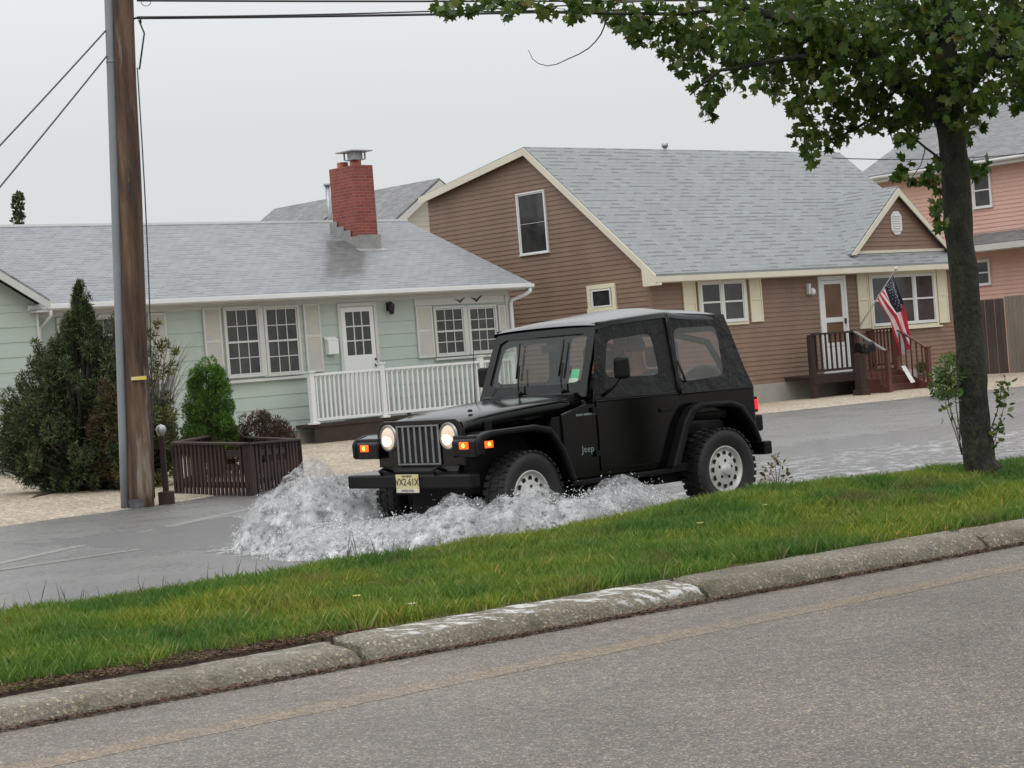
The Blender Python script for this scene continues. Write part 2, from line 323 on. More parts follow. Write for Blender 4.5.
# ------------------------------------------------------------ mesh helpers
class MB:
    def __init__(s): s.v = []; s.f = []; s.mi = []; s.sm = []
    def add(s, V, Fs, mi=0, sm=False):
        o = len(s.v); s.v += [tuple(p) for p in V]
        for f in Fs: s.f.append([o + i for i in f]); s.mi.append(mi); s.sm.append(sm)
    def box(s, x0, x1, y0, y1, z0, z1, mi=0, xf=None):
        V = [(x, y, z) for z in (z0, z1) for y in (y0, y1) for x in (x0, x1)]
        if xf: V = [xf(*p) for p in V]
        s.add(V, [(0, 2, 3, 1), (4, 5, 7, 6), (0, 1, 5, 4), (2, 6, 7, 3), (0, 4, 6, 2), (1, 3, 7, 5)], mi)
    def prism(s, P, a, b, fn, mi=0, sm=False):
        "polygon P in 2D extruded from a to b; fn(u,v,w) -> xyz"
        n = len(P); V = [fn(p[0], p[1], a) for p in P] + [fn(p[0], p[1], b) for p in P]
        s.add(V, [tuple(range(n))[::-1], tuple(range(n, 2 * n))], mi)
        o = len(s.v) - 2 * n
        for i in range(n):
            j = (i + 1) % n; s.f.append([o + i, o + j, o + n + j, o + n + i]); s.mi.append(mi); s.sm.append(sm)
    def tube(s, pts, r, n=8, mi=0, sm=True, cap=True):
        pts = [Vector(p) for p in pts]; k = len(pts)
        R = r if isinstance(r, (list, tuple)) else [r] * k
        V = []; up = None
        for i, p in enumerate(pts):
            d = (pts[min(i + 1, k - 1)] - pts[max(i - 1, 0)]).normalized()
            if up is None: up = d.orthogonal().normalized()
            up = (up - d * up.dot(d)); up = up.normalized() if up.length > 1e-5 else d.orthogonal().normalized()
            q = d.cross(up)
            for j in range(n):
                a = 2 * math.pi * j / n; V.append(p + (up * math.cos(a) + q * math.sin(a)) * R[i])
        Fs = [(i * n + j, i * n + (j + 1) % n, (i + 1) * n + (j + 1) % n, (i + 1) * n + j) for i in range(k - 1) for j in range(n)]
        s.add(V, Fs, mi, sm)
        if cap:
            o = len(s.v) - len(V); s.f += [[o + j for j in range(n)][::-1], [o + (k - 1) * n + j for j in range(n)]]; s.mi += [mi] * 2; s.sm += [False] * 2
    def lathe(s, prof, fn, n=24, mi=0, sm=True, cap=True):
        "prof [(r,h)], fn(cx,cy,h)->xyz"
        V = [fn(r * math.cos(2 * math.pi * j / n), r * math.sin(2 * math.pi * j / n), h) for r, h in prof for j in range(n)]
        Fs = [(i * n + j, i * n + (j + 1) % n, (i + 1) * n + (j + 1) % n, (i + 1) * n + j) for i in range(len(prof) - 1) for j in range(n)]
        s.add(V, Fs, mi, sm)
        o = len(s.v) - len(V)
        if not cap: return
        if prof[0][0] > 1e-4: s.f.append([o + j for j in range(n)]); s.mi.append(mi); s.sm.append(False)
        if prof[-1][0] > 1e-4: s.f.append([o + (len(prof) - 1) * n + j for j in range(n)]); s.mi.append(mi); s.sm.append(False)
    def grid(s, P, mi=0, sm=True, close=False):
        r = len(P); c = len(P[0])
        s.add([p for row in P for p in row], [(i * c + j, i * c + j + 1, (i + 1) * c + j + 1, (i + 1) * c + j) for i in range(r - 1) for j in range(c - 1)], mi, sm)
    def build(s, name, mat, parent=None, bevel=0, label=None, solid=0, subs=0):
        me = bpy.data.meshes.new(name); me.from_pydata(s.v, [], s.f); me.validate(clean_customdata=False)
        mats = mat if isinstance(mat, (list, tuple)) else [mat]
        for m in mats: me.materials.append(M[m])
        if len(me.polygons) == len(s.f):
            me.polygons.foreach_set('material_index', s.mi); me.polygons.foreach_set('use_smooth', s.sm)
        if len(s.v) < 60000:
            uv = me.uv_layers.new(name='UVMap'); Z = Vector((0, 0, 1)); dat = np.empty(len(me.loops) * 2)
            for p in me.polygons:
                n = p.normal
                t = Z.cross(n)
                if t.length < .05: t = Vector((1, 0, 0))
                t.normalize()
                if abs(t.x) > abs(t.y):
                    if t.x < 0: t = -t
                elif t.y < 0: t = -t
                bt = n.cross(t)
                if bt.z < 0: bt = -bt
                for li in p.loop_indices:
                    co = me.vertices[me.loops[li].vertex_index].co
                    dat[2 * li] = co.dot(t); dat[2 * li + 1] = co.dot(bt)
            uv.data.foreach_set('uv', dat)
        me.update()
        o = bpy.data.objects.new(name, me); COL.objects.link(o)
        if parent: o.parent = parent
        if solid:
            q = o.modifiers.new('solid', 'SOLIDIFY'); q.thickness = solid; q.offset = 0
        if bevel:
            q = o.modifiers.new('bevel', 'BEVEL'); q.width = bevel; q.segments = 2; q.limit_method = 'ANGLE'
        if subs:
            q = o.modifiers.new('subs', 'SUBSURF'); q.levels = subs; q.render_levels = subs
        if label: o['label'] = label
        return o
def tag(o, label, cat, group=None, kind=None):
    o['label'] = label; o['category'] = cat
    if group: o['group'] = group
    if kind: o['kind'] = kind
    return o
def thing(name, label, cat, loc=(0, 0, 0), rz=0, group=None):
    o = bpy.data.objects.new(name, None); COL.objects.link(o); o.location = loc; o.rotation_euler = (0, 0, rz); o.empty_display_size = .2
    return tag(o, label, cat, group)
def struct(o): o['kind'] = 'structure'; return o
XY = lambda u, v, w: (u, v, w)
XZ = lambda u, v, w: (u, w, v)      # polygon in x,z extruded along y
YZ = lambda u, v, w: (w, u, v)
def text_mb(body, size, fn, mi=0, depth=.002, shear=0):
    "flat lettering turned into a mesh; fn(u,v,w)->xyz"
    cu = bpy.data.curves.new('t', 'FONT'); cu.body = body; cu.size = size; cu.extrude = depth; cu.align_x = 'CENTER'; cu.align_y = 'CENTER'; cu.resolution_u = 2; cu.shear = shear
    ob = bpy.data.objects.new('t', cu); COL.objects.link(ob)
    dg = bpy.context.evaluated_depsgraph_get(); me = ob.evaluated_get(dg).to_mesh()
    mb = MB(); mb.add([fn(*v.co) for v in me.vertices], [tuple(p.vertices) for p in me.polygons], mi)
    ob.evaluated_get(dg).to_mesh_clear(); bpy.data.objects.remove(ob); bpy.data.curves.remove(cu); return mb

# ------------------------------------------------------------ ground, roads, kerb, grass strip
KA = rad(36.8); KU = Vector((math.cos(KA), math.sin(KA), 0)); KN = Vector((-math.sin(KA), math.cos(KA), 0)); K0 = Vector((-.83, 10.12, 0))
def K(s, n, z=0): p = K0 + KU * s + KN * n; return (p.x, p.y, z)
mb = MB(); mb.add([(-400, -60, -.06), (500, -60, -.06), (500, 900, -.06), (-400, 900, -.06)], [(0, 1, 2, 3)])
struct(mb.build('ground', 'gravel'))
mb = MB(); P = []
for n in (-30, -12, -7, -4, -2, -1, 0.03): P.append([K(s, n, 0) for s in range(-60, 90, 3)])
mb.grid(P); struct(mb.build('near_road', 'asphalt_near'))
EDGE = [(-60, -30), (-30, 3), (-12, 17.6), (-6.12, 23.45), (-4.6, 25.35), (-2.9, 28.5), (.5, 34), (5.2, 40.8), (11.5, 45.15), (18, 50.2), (60, 84), (120, 132)]
HA = rad(42); HX = Vector((math.cos(HA), math.sin(HA), 0)); HY = Vector((-math.sin(HA), math.cos(HA), 0))
ed = []
for i in range(len(EDGE) - 1):
    a, b = Vector(EDGE[i]), Vector(EDGE[i + 1]); n = max(2, int((b - a).length / .7)) if i in (2, 3, 4, 5, 6, 7, 8) else 12
    for k in range(n): ed.append(a.lerp(b, k / n))
mb = MB(); P = [[], []]
for q in ed:
    v = Vector((q.x, q.y, 0)) - K0; s = v.dot(KU); P[0].append(K(s, 3.6, -.002)); P[1].append((q.x, q.y, -.002))
rows = []
for k in range(7):
    f = k / 6; rows.append([tuple(Vector(a).lerp(Vector(b), f) + HY * (.6 * f)) for a, b in zip(P[0], P[1])])
mb.grid(rows); struct(mb.build('far_road', 'asphalt_far'))
def yardz(x, y, d):
    left = max(0, min(1, (4 - x) / 5)); t = max(0, min(1, d / 11)); t = t * t * (3 - 2 * t)
    return .008 + .12 * left * t + .012 * min(1, d) + (.018 * noise.noise((x * 1.3, y * 1.3, 0)) if 1 < d < 30 else 0)
mb = MB(); rows = []
for d in (0, .25, .6, 1, 1.6, 2.4, 3.4, 4.6, 6, 8, 10, 13, 17, 24, 40, 90, 240):
    row = []
    for i, q in enumerate(ed):
        jit = .10 * noise.noise((i * .6, 0, 0)) + .05 * noise.noise((i * 2.1, 3, 0)) if d < .1 else 0
        p = Vector((q.x, q.y, 0)) + HY * (d + jit); row.append((p.x, p.y, yardz(p.x, p.y, d) if d > .1 else -.006))
    rows.append(row)
mb.grid(rows); struct(mb.build('gravel_yard', 'gravel'))
# markings
def strip(name, p, q, w, z, mat, n=60, wob=.006):
    mb = MB(); p, q = Vector(p), Vector(q); d = (q - p).normalized(); nn = Vector((-d.y, d.x)); R = [[], []]
    for i in range(n + 1):
        c = p.lerp(q, i / n); ww = w * (1 + .18 * noise.noise((i * .9, 1, 2)))
        R[0].append((*(c - nn * ww / 2), z)); R[1].append((*(c + nn * ww / 2), z))
    mb.grid(R, sm=False); return struct(mb.build(name, mat))
strip('road_marking', (-8.4, 2.97), (9.5, 17.2), .21, .0012, 'yellow', 200)
strip('road_marking', (-7.6, 14.4), (-2.2, 19.95), .16, .0012, 'fadedline')
strip('road_marking', (-5.7, 15.4), (-2.2, 26.0), .16, .0012, 'fadedline')
# kerb sections
kprof = [(0, -.02), (.012, .035), (.035, .072), (.060, .094), (.085, .103), (.13, .108), (.22, .114), (.315, .119), (.337, .112), (.339, -.02)]
kl = [(-7.3, -4.88, 0, 'mossy kerb section left of the pebbly one, beyond the corner of the view'),
      (-4.86, -2.44, -.02, 'pebbly kerb section at the bottom left corner of the road edge'),
      (-2.42, -.02, -.022, 'sunken mossy kerb section with bare white pebbles, leftmost in view'),
      (0.0, 2.33, 0, 'kerb section with worn white paint on top, between the two cracked joints'),
      (2.36, 4.80, .004, 'smooth brown kerb section right of the white painted one'),
      (4.83, 7.25, 0, 'plain grey kerb section at the right edge, below the tree'),
      (7.27, 9.7, 0, 'grey kerb section past the tree, outside the right edge')]
for s0, s1, dz, lb in kl:
    mb = MB(); rows = []; n = 40; vis = []
    for i in range(n + 1):
        s = s0 + (s1 - s0) * i / n; end = .025 if i in (0, n) else 0
        rows.append([K(s, p[0] + .012 * noise.noise((s * 3, j, 1)) + (end if j in (1, 2, 3) else 0), p[1] + (dz if p[1] > 0 else 0) - (end if 2 <= j <= 7 else 0) + (.006 * noise.noise((s * 4, j * .7, 5)) if p[1] > 0 else 0)) for j, p in enumerate(kprof)])
    mb.grid(rows, sm=True); c = len(kprof); o_ = 0
    mb.f += [list(range(c))[::-1], [n * c + j for j in range(c)]]; mb.mi += [0, 0]; mb.sm += [False, False]
    o = tag(mb.build('kerb_section', 'kerb'), lb, 'kerb', 'kerb sections along the grass strip')
    at = o.data.attributes.new('paint', 'FLOAT', 'POINT')
    vals = []
    for i in range(n + 1):
        f = i / n
        for j in range(c): vals.append((.95 if (s0 == 0.0 and (f > .72 or .08 < f < .95 and j >= 4)) and j >= 2 else (.12 if s0 < -2 and j > 4 else 0)))
    at.data.foreach_set('value', vals + [0] * (len(o.data.vertices) - len(vals)))
# raised grass strip
cs = [-60, -3, -.4, 1.5, 3.6, 5.7, 7.4, 9.5, 14, 90]; ch = [.13, .13, .135, .13, .155, .25, .215, .16, .15, .15]
def mz(s, n):
    c = float(np.interp(s, cs, ch))
    if n < .36: return .106 + .010 * noise.noise((s * 3, 0, 3))
    if n < 3.0: t = (n - .36) / 2.64; t = t * t * (3 - 2 * t); z = .110 + (c - .110) * t
    else: t = min(1, (n - 3.0) / .8); t = t * t; z = c * (1 - t) - .03 * t
    return z + .012 * noise.noise((s * 1.7, n * 1.7, 9))
mb = MB(); rows = []
for i in range(200):
    s = -12 + i * .13; rows.append([K(s, n, mz(s, n)) for n in np.linspace(.345, 3.85, 24)]); rows[-1].insert(0, K(s, .341, -.02))
mb.grid(rows); struct(mb.build('grass_bank', 'soil'))
# debris line against the kerb foot and the back of the kerb
def litter(name, n0, n1, cnt, seed, mat, zf, kind='stuff'):
    rnd = random.Random(seed); mb = MB()
    for _ in range(cnt):
        s = rnd.uniform(-5, 7 if n0 < 0 else .3); n = n0 + (n1 - n0) * rnd.random() ** 1.3; a = rnd.uniform(0, 6.3); r = rnd.uniform(.006, .016)
        c = Vector(K(s, n, zf(s, n) + rnd.uniform(.001, .012)))
        V = [c + Vector((math.cos(a + k * 2.1) * r, math.sin(a + k * 2.1) * r * .7, rnd.uniform(-.003, .006))) for k in range(3)]; mb.add(V, [(0, 1, 2)])
    return tag(mb.build(name, mat), 'thin line of reddish brown plant litter along the kerb', 'litter', kind='stuff')
M['litter'] = leafm('dead_litter', [(0, (.035, .018, .012)), (.6, (.085, .035, .022)), (1, (.16, .09, .05))], .1, .8, 3)
litter('leaf_litter', -.06, .01, 9000, 3, 'litter', lambda s, n: .004)
litter('leaf_litter', .34, .60, 9000, 4, 'litter', lambda s, n: mz(s, n) + .002)['label'] = 'reddish brown thatch and litter between the kerb back and the grass'
# grass blades (numpy)
def grass(name, cnt, smin, smax, nmin, nmax, hmin, hmax, w, seed, mat, dens=None, label='', lean=.45):
    rg = np.random.default_rng(seed); s = rg.uniform(smin, smax, cnt); n = rg.uniform(nmin, nmax, cnt)
    hx = rg.uniform(hmin, hmax, cnt)
    keep = np.ones(cnt, bool); V = np.empty((cnt, 4, 3)); zs = np.array([mz(a, b) for a, b in zip(s, n)])
    for i in range(0, cnt): 
        hx[i] *= .30 + 1.25 * (noise.noise((s[i] * 1.3, n[i] * 1.8, 4)) * .5 + .5) + .35 * noise.noise((s[i] * 4.5, n[i] * 5, 8))
        if n[i] < .62 and name == 'grass' and noise.noise((s[i] * 3.5, 2, 6)) * .14 + (.52 if s[i] < .1 else .40) > n[i]: hx[i] *= .15
    bx = K0.x + KU.x * s + KN.x * n; by = K0.y + KU.y * s + KN.y * n
    az = rg.uniform(0, 2 * np.pi, cnt); ln = rg.uniform(0.05, lean, cnt) * hx; la = rg.uniform(0, 2 * np.pi, cnt)
    ww = w * rg.uniform(.6, 1.3, cnt)
    V[:, 0] = np.stack([bx - np.cos(az) * ww, by - np.sin(az) * ww, zs - .01], 1)
    V[:, 1] = np.stack([bx + np.cos(az) * ww, by + np.sin(az) * ww, zs - .01], 1)
    V[:, 2] = np.stack([bx + np.cos(az) * ww * .6 + np.cos(la) * ln * .53, by + np.sin(az) * ww * .6 + np.sin(la) * ln * .53, zs + hx * .62], 1)
    V[:, 3] = np.stack([bx + np.cos(la) * ln, by + np.sin(la) * ln, zs + hx], 1)
    me = bpy.data.meshes.new(name); me.vertices.add(cnt * 4); me.vertices.foreach_set('co', V.reshape(-1))
    idx = np.arange(cnt)[:, None] * 4; li = np.concatenate([idx, idx + 1, idx + 2, idx, idx + 2, idx + 3], 1).reshape(-1)
    me.loops.add(len(li)); me.loops.foreach_set('vertex_index', li.astype(np.int32)); me.polygons.add(cnt * 2)
    me.polygons.foreach_set('loop_start', (np.arange(cnt * 2) * 3).astype(np.int32)); me.polygons.foreach_set('loop_total', np.full(cnt * 2, 3, np.int32))
    me.update(); me.materials.append(M[mat]); o = bpy.data.objects.new(name, me); COL.objects.link(o)
    return tag(o, label, 'grass', kind='stuff')
grass('grass', 300000, -4.5, 11.5, .37, 3.7, .035, .10, .0036, 11, 'grass', label='bright green and yellowish grass covering the strip between the two roads', lean=.95)
M['straw'] = leafm('grass_stalk', [(0, (.07, .075, .03)), (1, (.16, .13, .07))], .2, .6, 3)
grass('grass_stalks', 200, -3.5, 3.2, 2.9, 3.6, .10, .24, .0013, 5, 'straw', label='thin tall seed stalks standing above the far edge of the grass strip', lean=.35)

# ------------------------------------------------------------ foliage helpers
def leaf_shape(kind):
    if kind == 'maple':
        P = [(0, 0), (.30, .05), (.5, .30), (.32, .42), (.45, .75), (.16, .68), (0, 1.0), (-.16, .68), (-.45, .75), (-.32, .42), (-.5, .30), (-.30, .05)]
    elif kind == 'oval': P = [(0, 0), (.28, .3), (.25, .7), (0, 1), (-.25, .7), (-.28, .3)]
    else: P = [(-.13, 0), (.13, 0), (.06, .6), (0, 1), (-.06, .6)]
    return np.array(P)
def foliage(name, blobs, mat, kind, size, parent=None, seed=1, up=.3, label=None, outw=.6, droop=0.0, shell=.5, centre=None):
    "blobs: (x,y,z,rx,ry,rz,count); leaf faces spread in the blobs' volume, more towards their rims"
    rg = np.random.default_rng(seed); sh = leaf_shape(kind); k = len(sh); Vs = []
    for (x, y, z, rx, ry, rz, cnt) in blobs:
        cnt = int(cnt); d = rg.normal(size=(cnt, 3)); d /= np.linalg.norm(d, axis=1)[:, None]
        r = rg.random(cnt) ** (1 / 3) * (1 - shell) + shell * (1 - rg.random(cnt) ** 2 * .6)
        c = np.array([x, y, z]) + d * r[:, None] * np.array([rx, ry, rz])
        dirn = d * outw + rg.normal(size=(cnt, 3)) * .55 + np.array([0, 0, up - droop]); dirn /= np.linalg.norm(dirn, axis=1)[:, None]
        t = np.cross(dirn, rg.normal(size=(cnt, 3))); t /= np.linalg.norm(t, axis=1)[:, None]
        s = size * rg.uniform(.6, 1.3, cnt)
        nn = np.cross(dirn, t); cup = rg.uniform(-.25, .25, cnt)
        V = c[:, None] + (t[:, None] * sh[None, :, 0, None] + dirn[:, None] * sh[None, :, 1, None] + nn[:, None] * (np.abs(sh[None, :, 0, None]) * cup[:, None, None])) * s[:, None, None]
        Vs.append(V)
    V = np.concatenate(Vs); cnt = len(V)
    me = bpy.data.meshes.new(name); me.vertices.add(cnt * k); me.vertices.foreach_set('co', V.reshape(-1))
    me.loops.add(cnt * k); me.loops.foreach_set('vertex_index', np.arange(cnt * k, dtype=np.int32)); me.polygons.add(cnt)
    me.polygons.foreach_set('loop_start', (np.arange(cnt) * k).astype(np.int32)); me.polygons.foreach_set('loop_total', np.full(cnt, k, np.int32))
    me.update(); me.materials.append(M[mat]); o = bpy.data.objects.new(name, me); COL.objects.link(o)
    if parent: o.parent = parent
    if label: o['label'] = label
    return o
def relblobs(o, bl): return [(b[0] - o[0], b[1] - o[1], b[2] - o[2], *b[3:]) for b in bl]

# ============================================================ HOUSES
def lap(mb, rng, z0, z1, h, xf, lip=.014, mi=0):
    if h < .2: lip = .017
    "lapped siding: rng(z)->(u0,u1); xf(u,d,z) maps along, outward, up"
    z = z0
    while z < z1 - 1e-4:
        zt = min(z + h, z1); a0, b0 = rng(z); a1, b1 = rng(zt - 1e-4)
        if b0 > a0:
            if b1 < a1: a1 = b1 = (a1 + b1) / 2
            mb.add([xf(a0, lip, z), xf(b0, lip, z), xf(b1, .001, zt), xf(a1, .001, zt)], [(0, 1, 2, 3)], mi)
            mb.add([xf(a0, .0, z), xf(b0, .0, z), xf(b0, lip, z), xf(a0, lip, z)], [(0, 1, 2, 3)], mi)
        z = zt
FR = lambda u, d, z: (u, -d, z)          # wall facing the street
SD = lambda u, d, z: (-d, u, z)          # wall facing left
def at_x(x0): return lambda u, d, z: (x0 - d, u, z)
def at_y(y0): return lambda u, d, z: (u, y0 - d, z)
def frame_box(mb, u0, u1, z0, z1, w, d0, d1, xf, mi=0, sill=0):
    mb.box(u0 - w, u1 + w, d0, d1, z1, z1 + w, mi, xf); mb.box(u0 - w - sill, u1 + w + sill, d0, d1 + sill, z0 - w, z0, mi, xf)
    mb.box(u0 - w, u0, d0, d1, z0, z1, mi, xf); mb.box(u1, u1 + w, d0, d1, z0, z1, mi, xf)
def window(par, u0, u1, z0, z1, xf, cols=3, rows=4, fw_=.06, mat='white', rail=True, munt=.018, depth=.06, label=None):
    mb = MB(); frame_box(mb, u0, u1, z0, z1, fw_, .004, depth, xf, 0, .015); f = mb.build('window', mat, par, .004, label=label)
    mb = MB(); mb.box(u0 + .002, u1 - .002, .012, .02, z0 + .002, z1 - .002, 0, xf); mb.build('pane', 'pane', f)
    mb = MB(); e = .03; zm = (z0 + z1) / 2
    frame_box(mb, u0 + e, u1 - e, z0 + e, z1 - e, e - .003, .021, .040, xf)
    if rail: mb.box(u0 + e, u1 - e, .0215, .047, zm - .02, zm + .02, 0, xf)
    for i in range(1, cols): uu = u0 + e + (u1 - u0 - 2 * e) * i / cols; mb.box(uu - munt / 2, uu + munt / 2, .0225, .036, z0 + e, z1 - e, 0, xf)
    for i in range(1, rows):
        if rail and i * 2 == rows: continue
        zz = z0 + e + (z1 - z0 - 2 * e) * i / rows; mb.box(u0 + e, u1 - e, .0228, .0355, zz - munt / 2, zz + munt / 2, 0, xf)
    mb.build('sash', mat, f); return f
def shutter(par, u0, u1, z0, z1, xf, mat='white', inner='shutterin', louv=False):
    mb = MB(); mb.box(u0, u1, .014, .035, z0, z1, 0, xf); w = .045; zm = z0 + (z1 - z0) * .52
    for a, b, c, d in ((u0, u0 + w, z0, z1), (u1 - w, u1, z0, z1), (u0 + w, u1 - w, z0, z0 + w), (u0 + w, u1 - w, z1 - w, z1), (u0 + w, u1 - w, zm - w / 2, zm + w / 2)): mb.box(a, b, .0352, .05, c, d, 0, xf)
    o = mb.build('shutter', mat, par, .003)
    if inner:
        mb = MB()
        for c, d in ((z0 + w, zm - w / 2), (zm + w / 2, z1 - w)):
            n = int((d - c) / .035)
            for i in range(n): zz = c + (d - c) * i / n; mb.add([xf(u0 + w, .048, zz), xf(u1 - w, .048, zz), xf(u1 - w, .037, zz + (d - c) / n), xf(u0 + w, .037, zz + (d - c) / n)], [(0, 1, 2, 3)])
        mb.build('louvre_panel', inner, o)
    return o
def slab(mb, A, B, C, D, t, mi=0):
    "roof slab: quad A,B,C,D (top face, ccw from above) with thickness t downwards"
    V = [Vector(p) for p in (A, B, C, D)]; mb.add(V + [p - Vector((0, 0, t)) for p in V], [(0, 1, 2, 3), (7, 6, 5, 4), (0, 4, 5, 1), (1, 5, 6, 2), (2, 6, 7, 3), (3, 7, 4, 0)], mi)

# ---------------- mint green cottage
H = thing('cottage', 'pale green cottage with grey shingle roof, red brick chimney and white windows', 'house', (.06, 45, 0), HA)
GZ = .22
mb = MB()
mb.box(-12.0, 0, .005, 7.8, GZ - .4, 3.06)
lap(mb, lambda z: (-12.0, 0), .34, 3.06, .272, FR, .013)
lap(mb, lambda z: (-12.0, 0), .34, 3.06, .272, lambda u, d, z: (d, (u + 12) * .65, z), .013)
pk = lambda z: 3.14 + .44 * (min(z, 7.8 - z) + .0)
mb.prism([(0.01, 3.06), (7.79, 3.06), (3.9, 4.80)], -.2, 0, YZ)
mb.build('wall', 'mint', H)
mb = MB(); mb.box(-12.0, 0.015, -.016, 7.8, GZ - .5, .338); mb.build('foundation', 'concrete', H)
mb = MB(); mb.box(-12.06, -11.9, -.03, .004, .34, 3.0); mb.build('corner_trim', 'white', H, .003)
mb = MB(); mb.box(-.11, .03, -.03, .17, .34, 2.955); mb.build('corner_trim', 'white', H, .003)
mb = MB(); mb.box(-12.0, .02, -.028, .004, 2.96, 3.06); mb.build('frieze_board', 'white', H, .003)
mb = MB(); mb.box(-2.75, -.16, -.034, -.0145, 2.81, 2.958); mb.build('header_board', 'white', H)
ry = 3.92; rz = 5.05; ez = 3.19; ex = -.36
mb = MB()
slab(mb, (-18.2, ex, ez), (.42, ex, ez), (.42, ry, rz), (-18.2, ry, rz), .05)
slab(mb, (.42, ry * 2 - ex, ez), (-18.2, ry * 2 - ex, ez), (-18.2, ry, rz), (.42, ry, rz), .05)
rf = mb.build('roof', 'roof_mint', H)
mb = MB(); mb.box(-18.2, .43, ry - .08, ry + .08, rz - .03, rz + .02); mb.build('ridge_cap', 'vinylwhite', rf)
mb = MB()    # soffit, fascia, rake boards
mb.box(-12.3, .40, ex + .02, .0, 3.055, 3.075); mb.box(-12.3, .40, ex + .0, ex + .022, 3.055, ez - .055)
for sgn in (1,):
    for (y0, z0, y1, z1) in ((ex, ez, ry, rz), (2 * ry - ex, ez, ry, rz)):
        mb.add([(.40, y0, z0 - .052), (.40, y1, z1 - .052), (.40, y1, z1 - .20), (.40, y0, z0 - .20), (.425, y0, z0 - .052), (.425, y1, z1 - .052), (.425, y1, z1 - .20), (.425, y0, z0 - .20)], [(0, 1, 2, 3), (7, 6, 5, 4), (0, 4, 5, 1), (3, 2, 6, 7), (0, 3, 7, 4), (1, 5, 6, 2)])
mb.build('fascia', 'white', H)
mb = MB(); gp = [(ex - .115, 3.165), (ex - .115, 3.10), (ex - .08, 3.075), (ex - .004, 3.075), (ex - .004, 3.19), (ex - .018, 3.19), (ex - .018, 3.088), (ex - .075, 3.088), (ex - .10, 3.11), (ex - .10, 3.165)]
mb.prism(gp, -12.2, .40, YZ); gt = mb.build('gutter', 'vinylwhite', H)
mb = MB(); mb.tube([(.30, ex - .06, 3.07), (.30, ex - .06, 3.0), (.24, ex + .02, 2.94), (.04, -.09, 2.84), (.0, -.085, 2.76), (.0, -.085, .35)], .045, 8); mb.build('downspout', 'vinylwhite', gt)
mb = MB(); mb.tube([(-11.72, ex - .06, 3.07), (-11.72, ex - .06, 2.98), (-11.80, -.12, 2.78), (-11.80, -.075, 2.6), (-11.80, -.075, .55), (-11.80, -.25, .45)], .038, 8); mb.build('downspout', 'vinylwhite', gt)
# chimney
mb = MB(); mb.box(-2.44, -1.88, 2.13, 3.02, 3.9, 6.14); ch_ = mb.build('chimney', 'brick', rf)
mb = MB(); zf = lambda y: ez + (rz - ez) * (y - ex) / (ry - ex)
for y0, y1, up in ((2.06, 2.36, .30), (2.36, 2.60, .33), (2.60, 2.84, .33), (2.84, 3.10, .36)):
    mb.add([(-2.485, y0, zf(y0) - .05), (-2.485, y1, zf(y1) - .05), (-2.485, y1, zf(y0) + up), (-2.485, y0, zf(y0) + up), (-2.472, y0, zf(y0) - .05), (-2.472, y1, zf(y1) - .05), (-2.472, y1, zf(y0) + up), (-2.472, y0, zf(y0) + up)], [(0, 1, 2, 3), (7, 6, 5, 4), (3, 2, 6, 7), (0, 3, 7, 4), (1, 5, 6, 2)])
mb.box(-2.487, -1.865, 2.055, 2.096, zf(2.08) - .1, zf(2.1) + .30)
mb.add([(-2.58, 1.9, zf(1.9) + .006), (-1.78, 1.9, zf(1.9) + .006), (-1.78, 2.1, zf(2.1) + .006), (-2.58, 2.1, zf(2.1) + .006)], [(0, 1, 2, 3)]); mb.build('flashing', 'lead', rf)
mb = MB(); mb.lathe([(.13, 6.1), (.13, 6.28), (.10, 6.28), (.10, 6.15)], lambda x, y, h: (-2.17 + x, 2.85 + y, h), 12); mb.lathe([(.17, 6.1), (.16, 6.30), (.13, 6.30), (.13, 6.15)], lambda x, y, h: (-2.13 + x, 2.42 + y, h), 4)
mb.build('chimney_pot', 'clay', rf)
mb = MB(); mb.box(-2.44, -1.84, 2.12, 2.74, 6.46, 6.485); mb.box(-2.30, -1.96, 2.26, 2.60, 6.28, 6.30)
for x in (-2.30, -1.99): 
    for y in (2.24, 2.60): mb.box(x, x + .03, y, y + .03, 6.30, 6.46)
mb.box(-2.25, -2.0, 2.31, 2.55, 6.30, 6.46); mb.build('chimney_cap', 'steel', rf)
mb = MB(); mb.tube([(-1.02, 5.0, 4.4), (-1.02, 5.0, 6.02), ], .06, 10); mb.tube([(-1.02, 5.0, 6.0), (-1.02, 5.0, 6.06)], .09, 10); mb.build('vent_pipe', 'steel', rf)
# damp patch below the chimney (a stained shape on the shingles)
mb = MB(); pp = []
wet_ = []
for i in range(25):
    y = 2.6 - i * .104; f = i / 24; l = -3.05 - 2.1 * f; r_e = (-2.46 if y > 2.12 else -2.10 - 1.72 * (2.1 - y) / 1.9); row = []
    for k in range(13):
        u = k / 12; row.append((l + (r_e - l) * u, y, zf(y) + .003)); e_ = min(1, u * 5) * (min(1, (1 - u) * 5) if y < 2.1 else 1) * min(1, (1 - f) * 5)
        wet_.append(max(0, min(1, e_ * (1 + .5 * noise.noise((u * 4, f * 5, 0))))))
    pp.append(row)
mb.grid(pp, sm=False)
def dampm():
    m = M['roof_mint'].copy(); t = m.node_tree; b = t.nodes['Principled BSDF']; src = b.inputs['Base Color'].links[0].from_socket
    at = N(t, 'ShaderNodeAttribute'); at.attribute_name = 'wet'
    d = mixc(t, 1, src, (.52, .49, .46), 'MULTIPLY'); o = mixc(t, at.outputs['Fac'], src, d.outputs[0]); t.links.new(o.outputs[0], b.inputs['Base Color']); return m
M['stain2'] = dampm(); dp_ = mb.build('damp_patch', 'stain2', rf); dp_.data.attributes.new('wet', 'FLOAT', 'POINT').data.foreach_set('value', wet_)
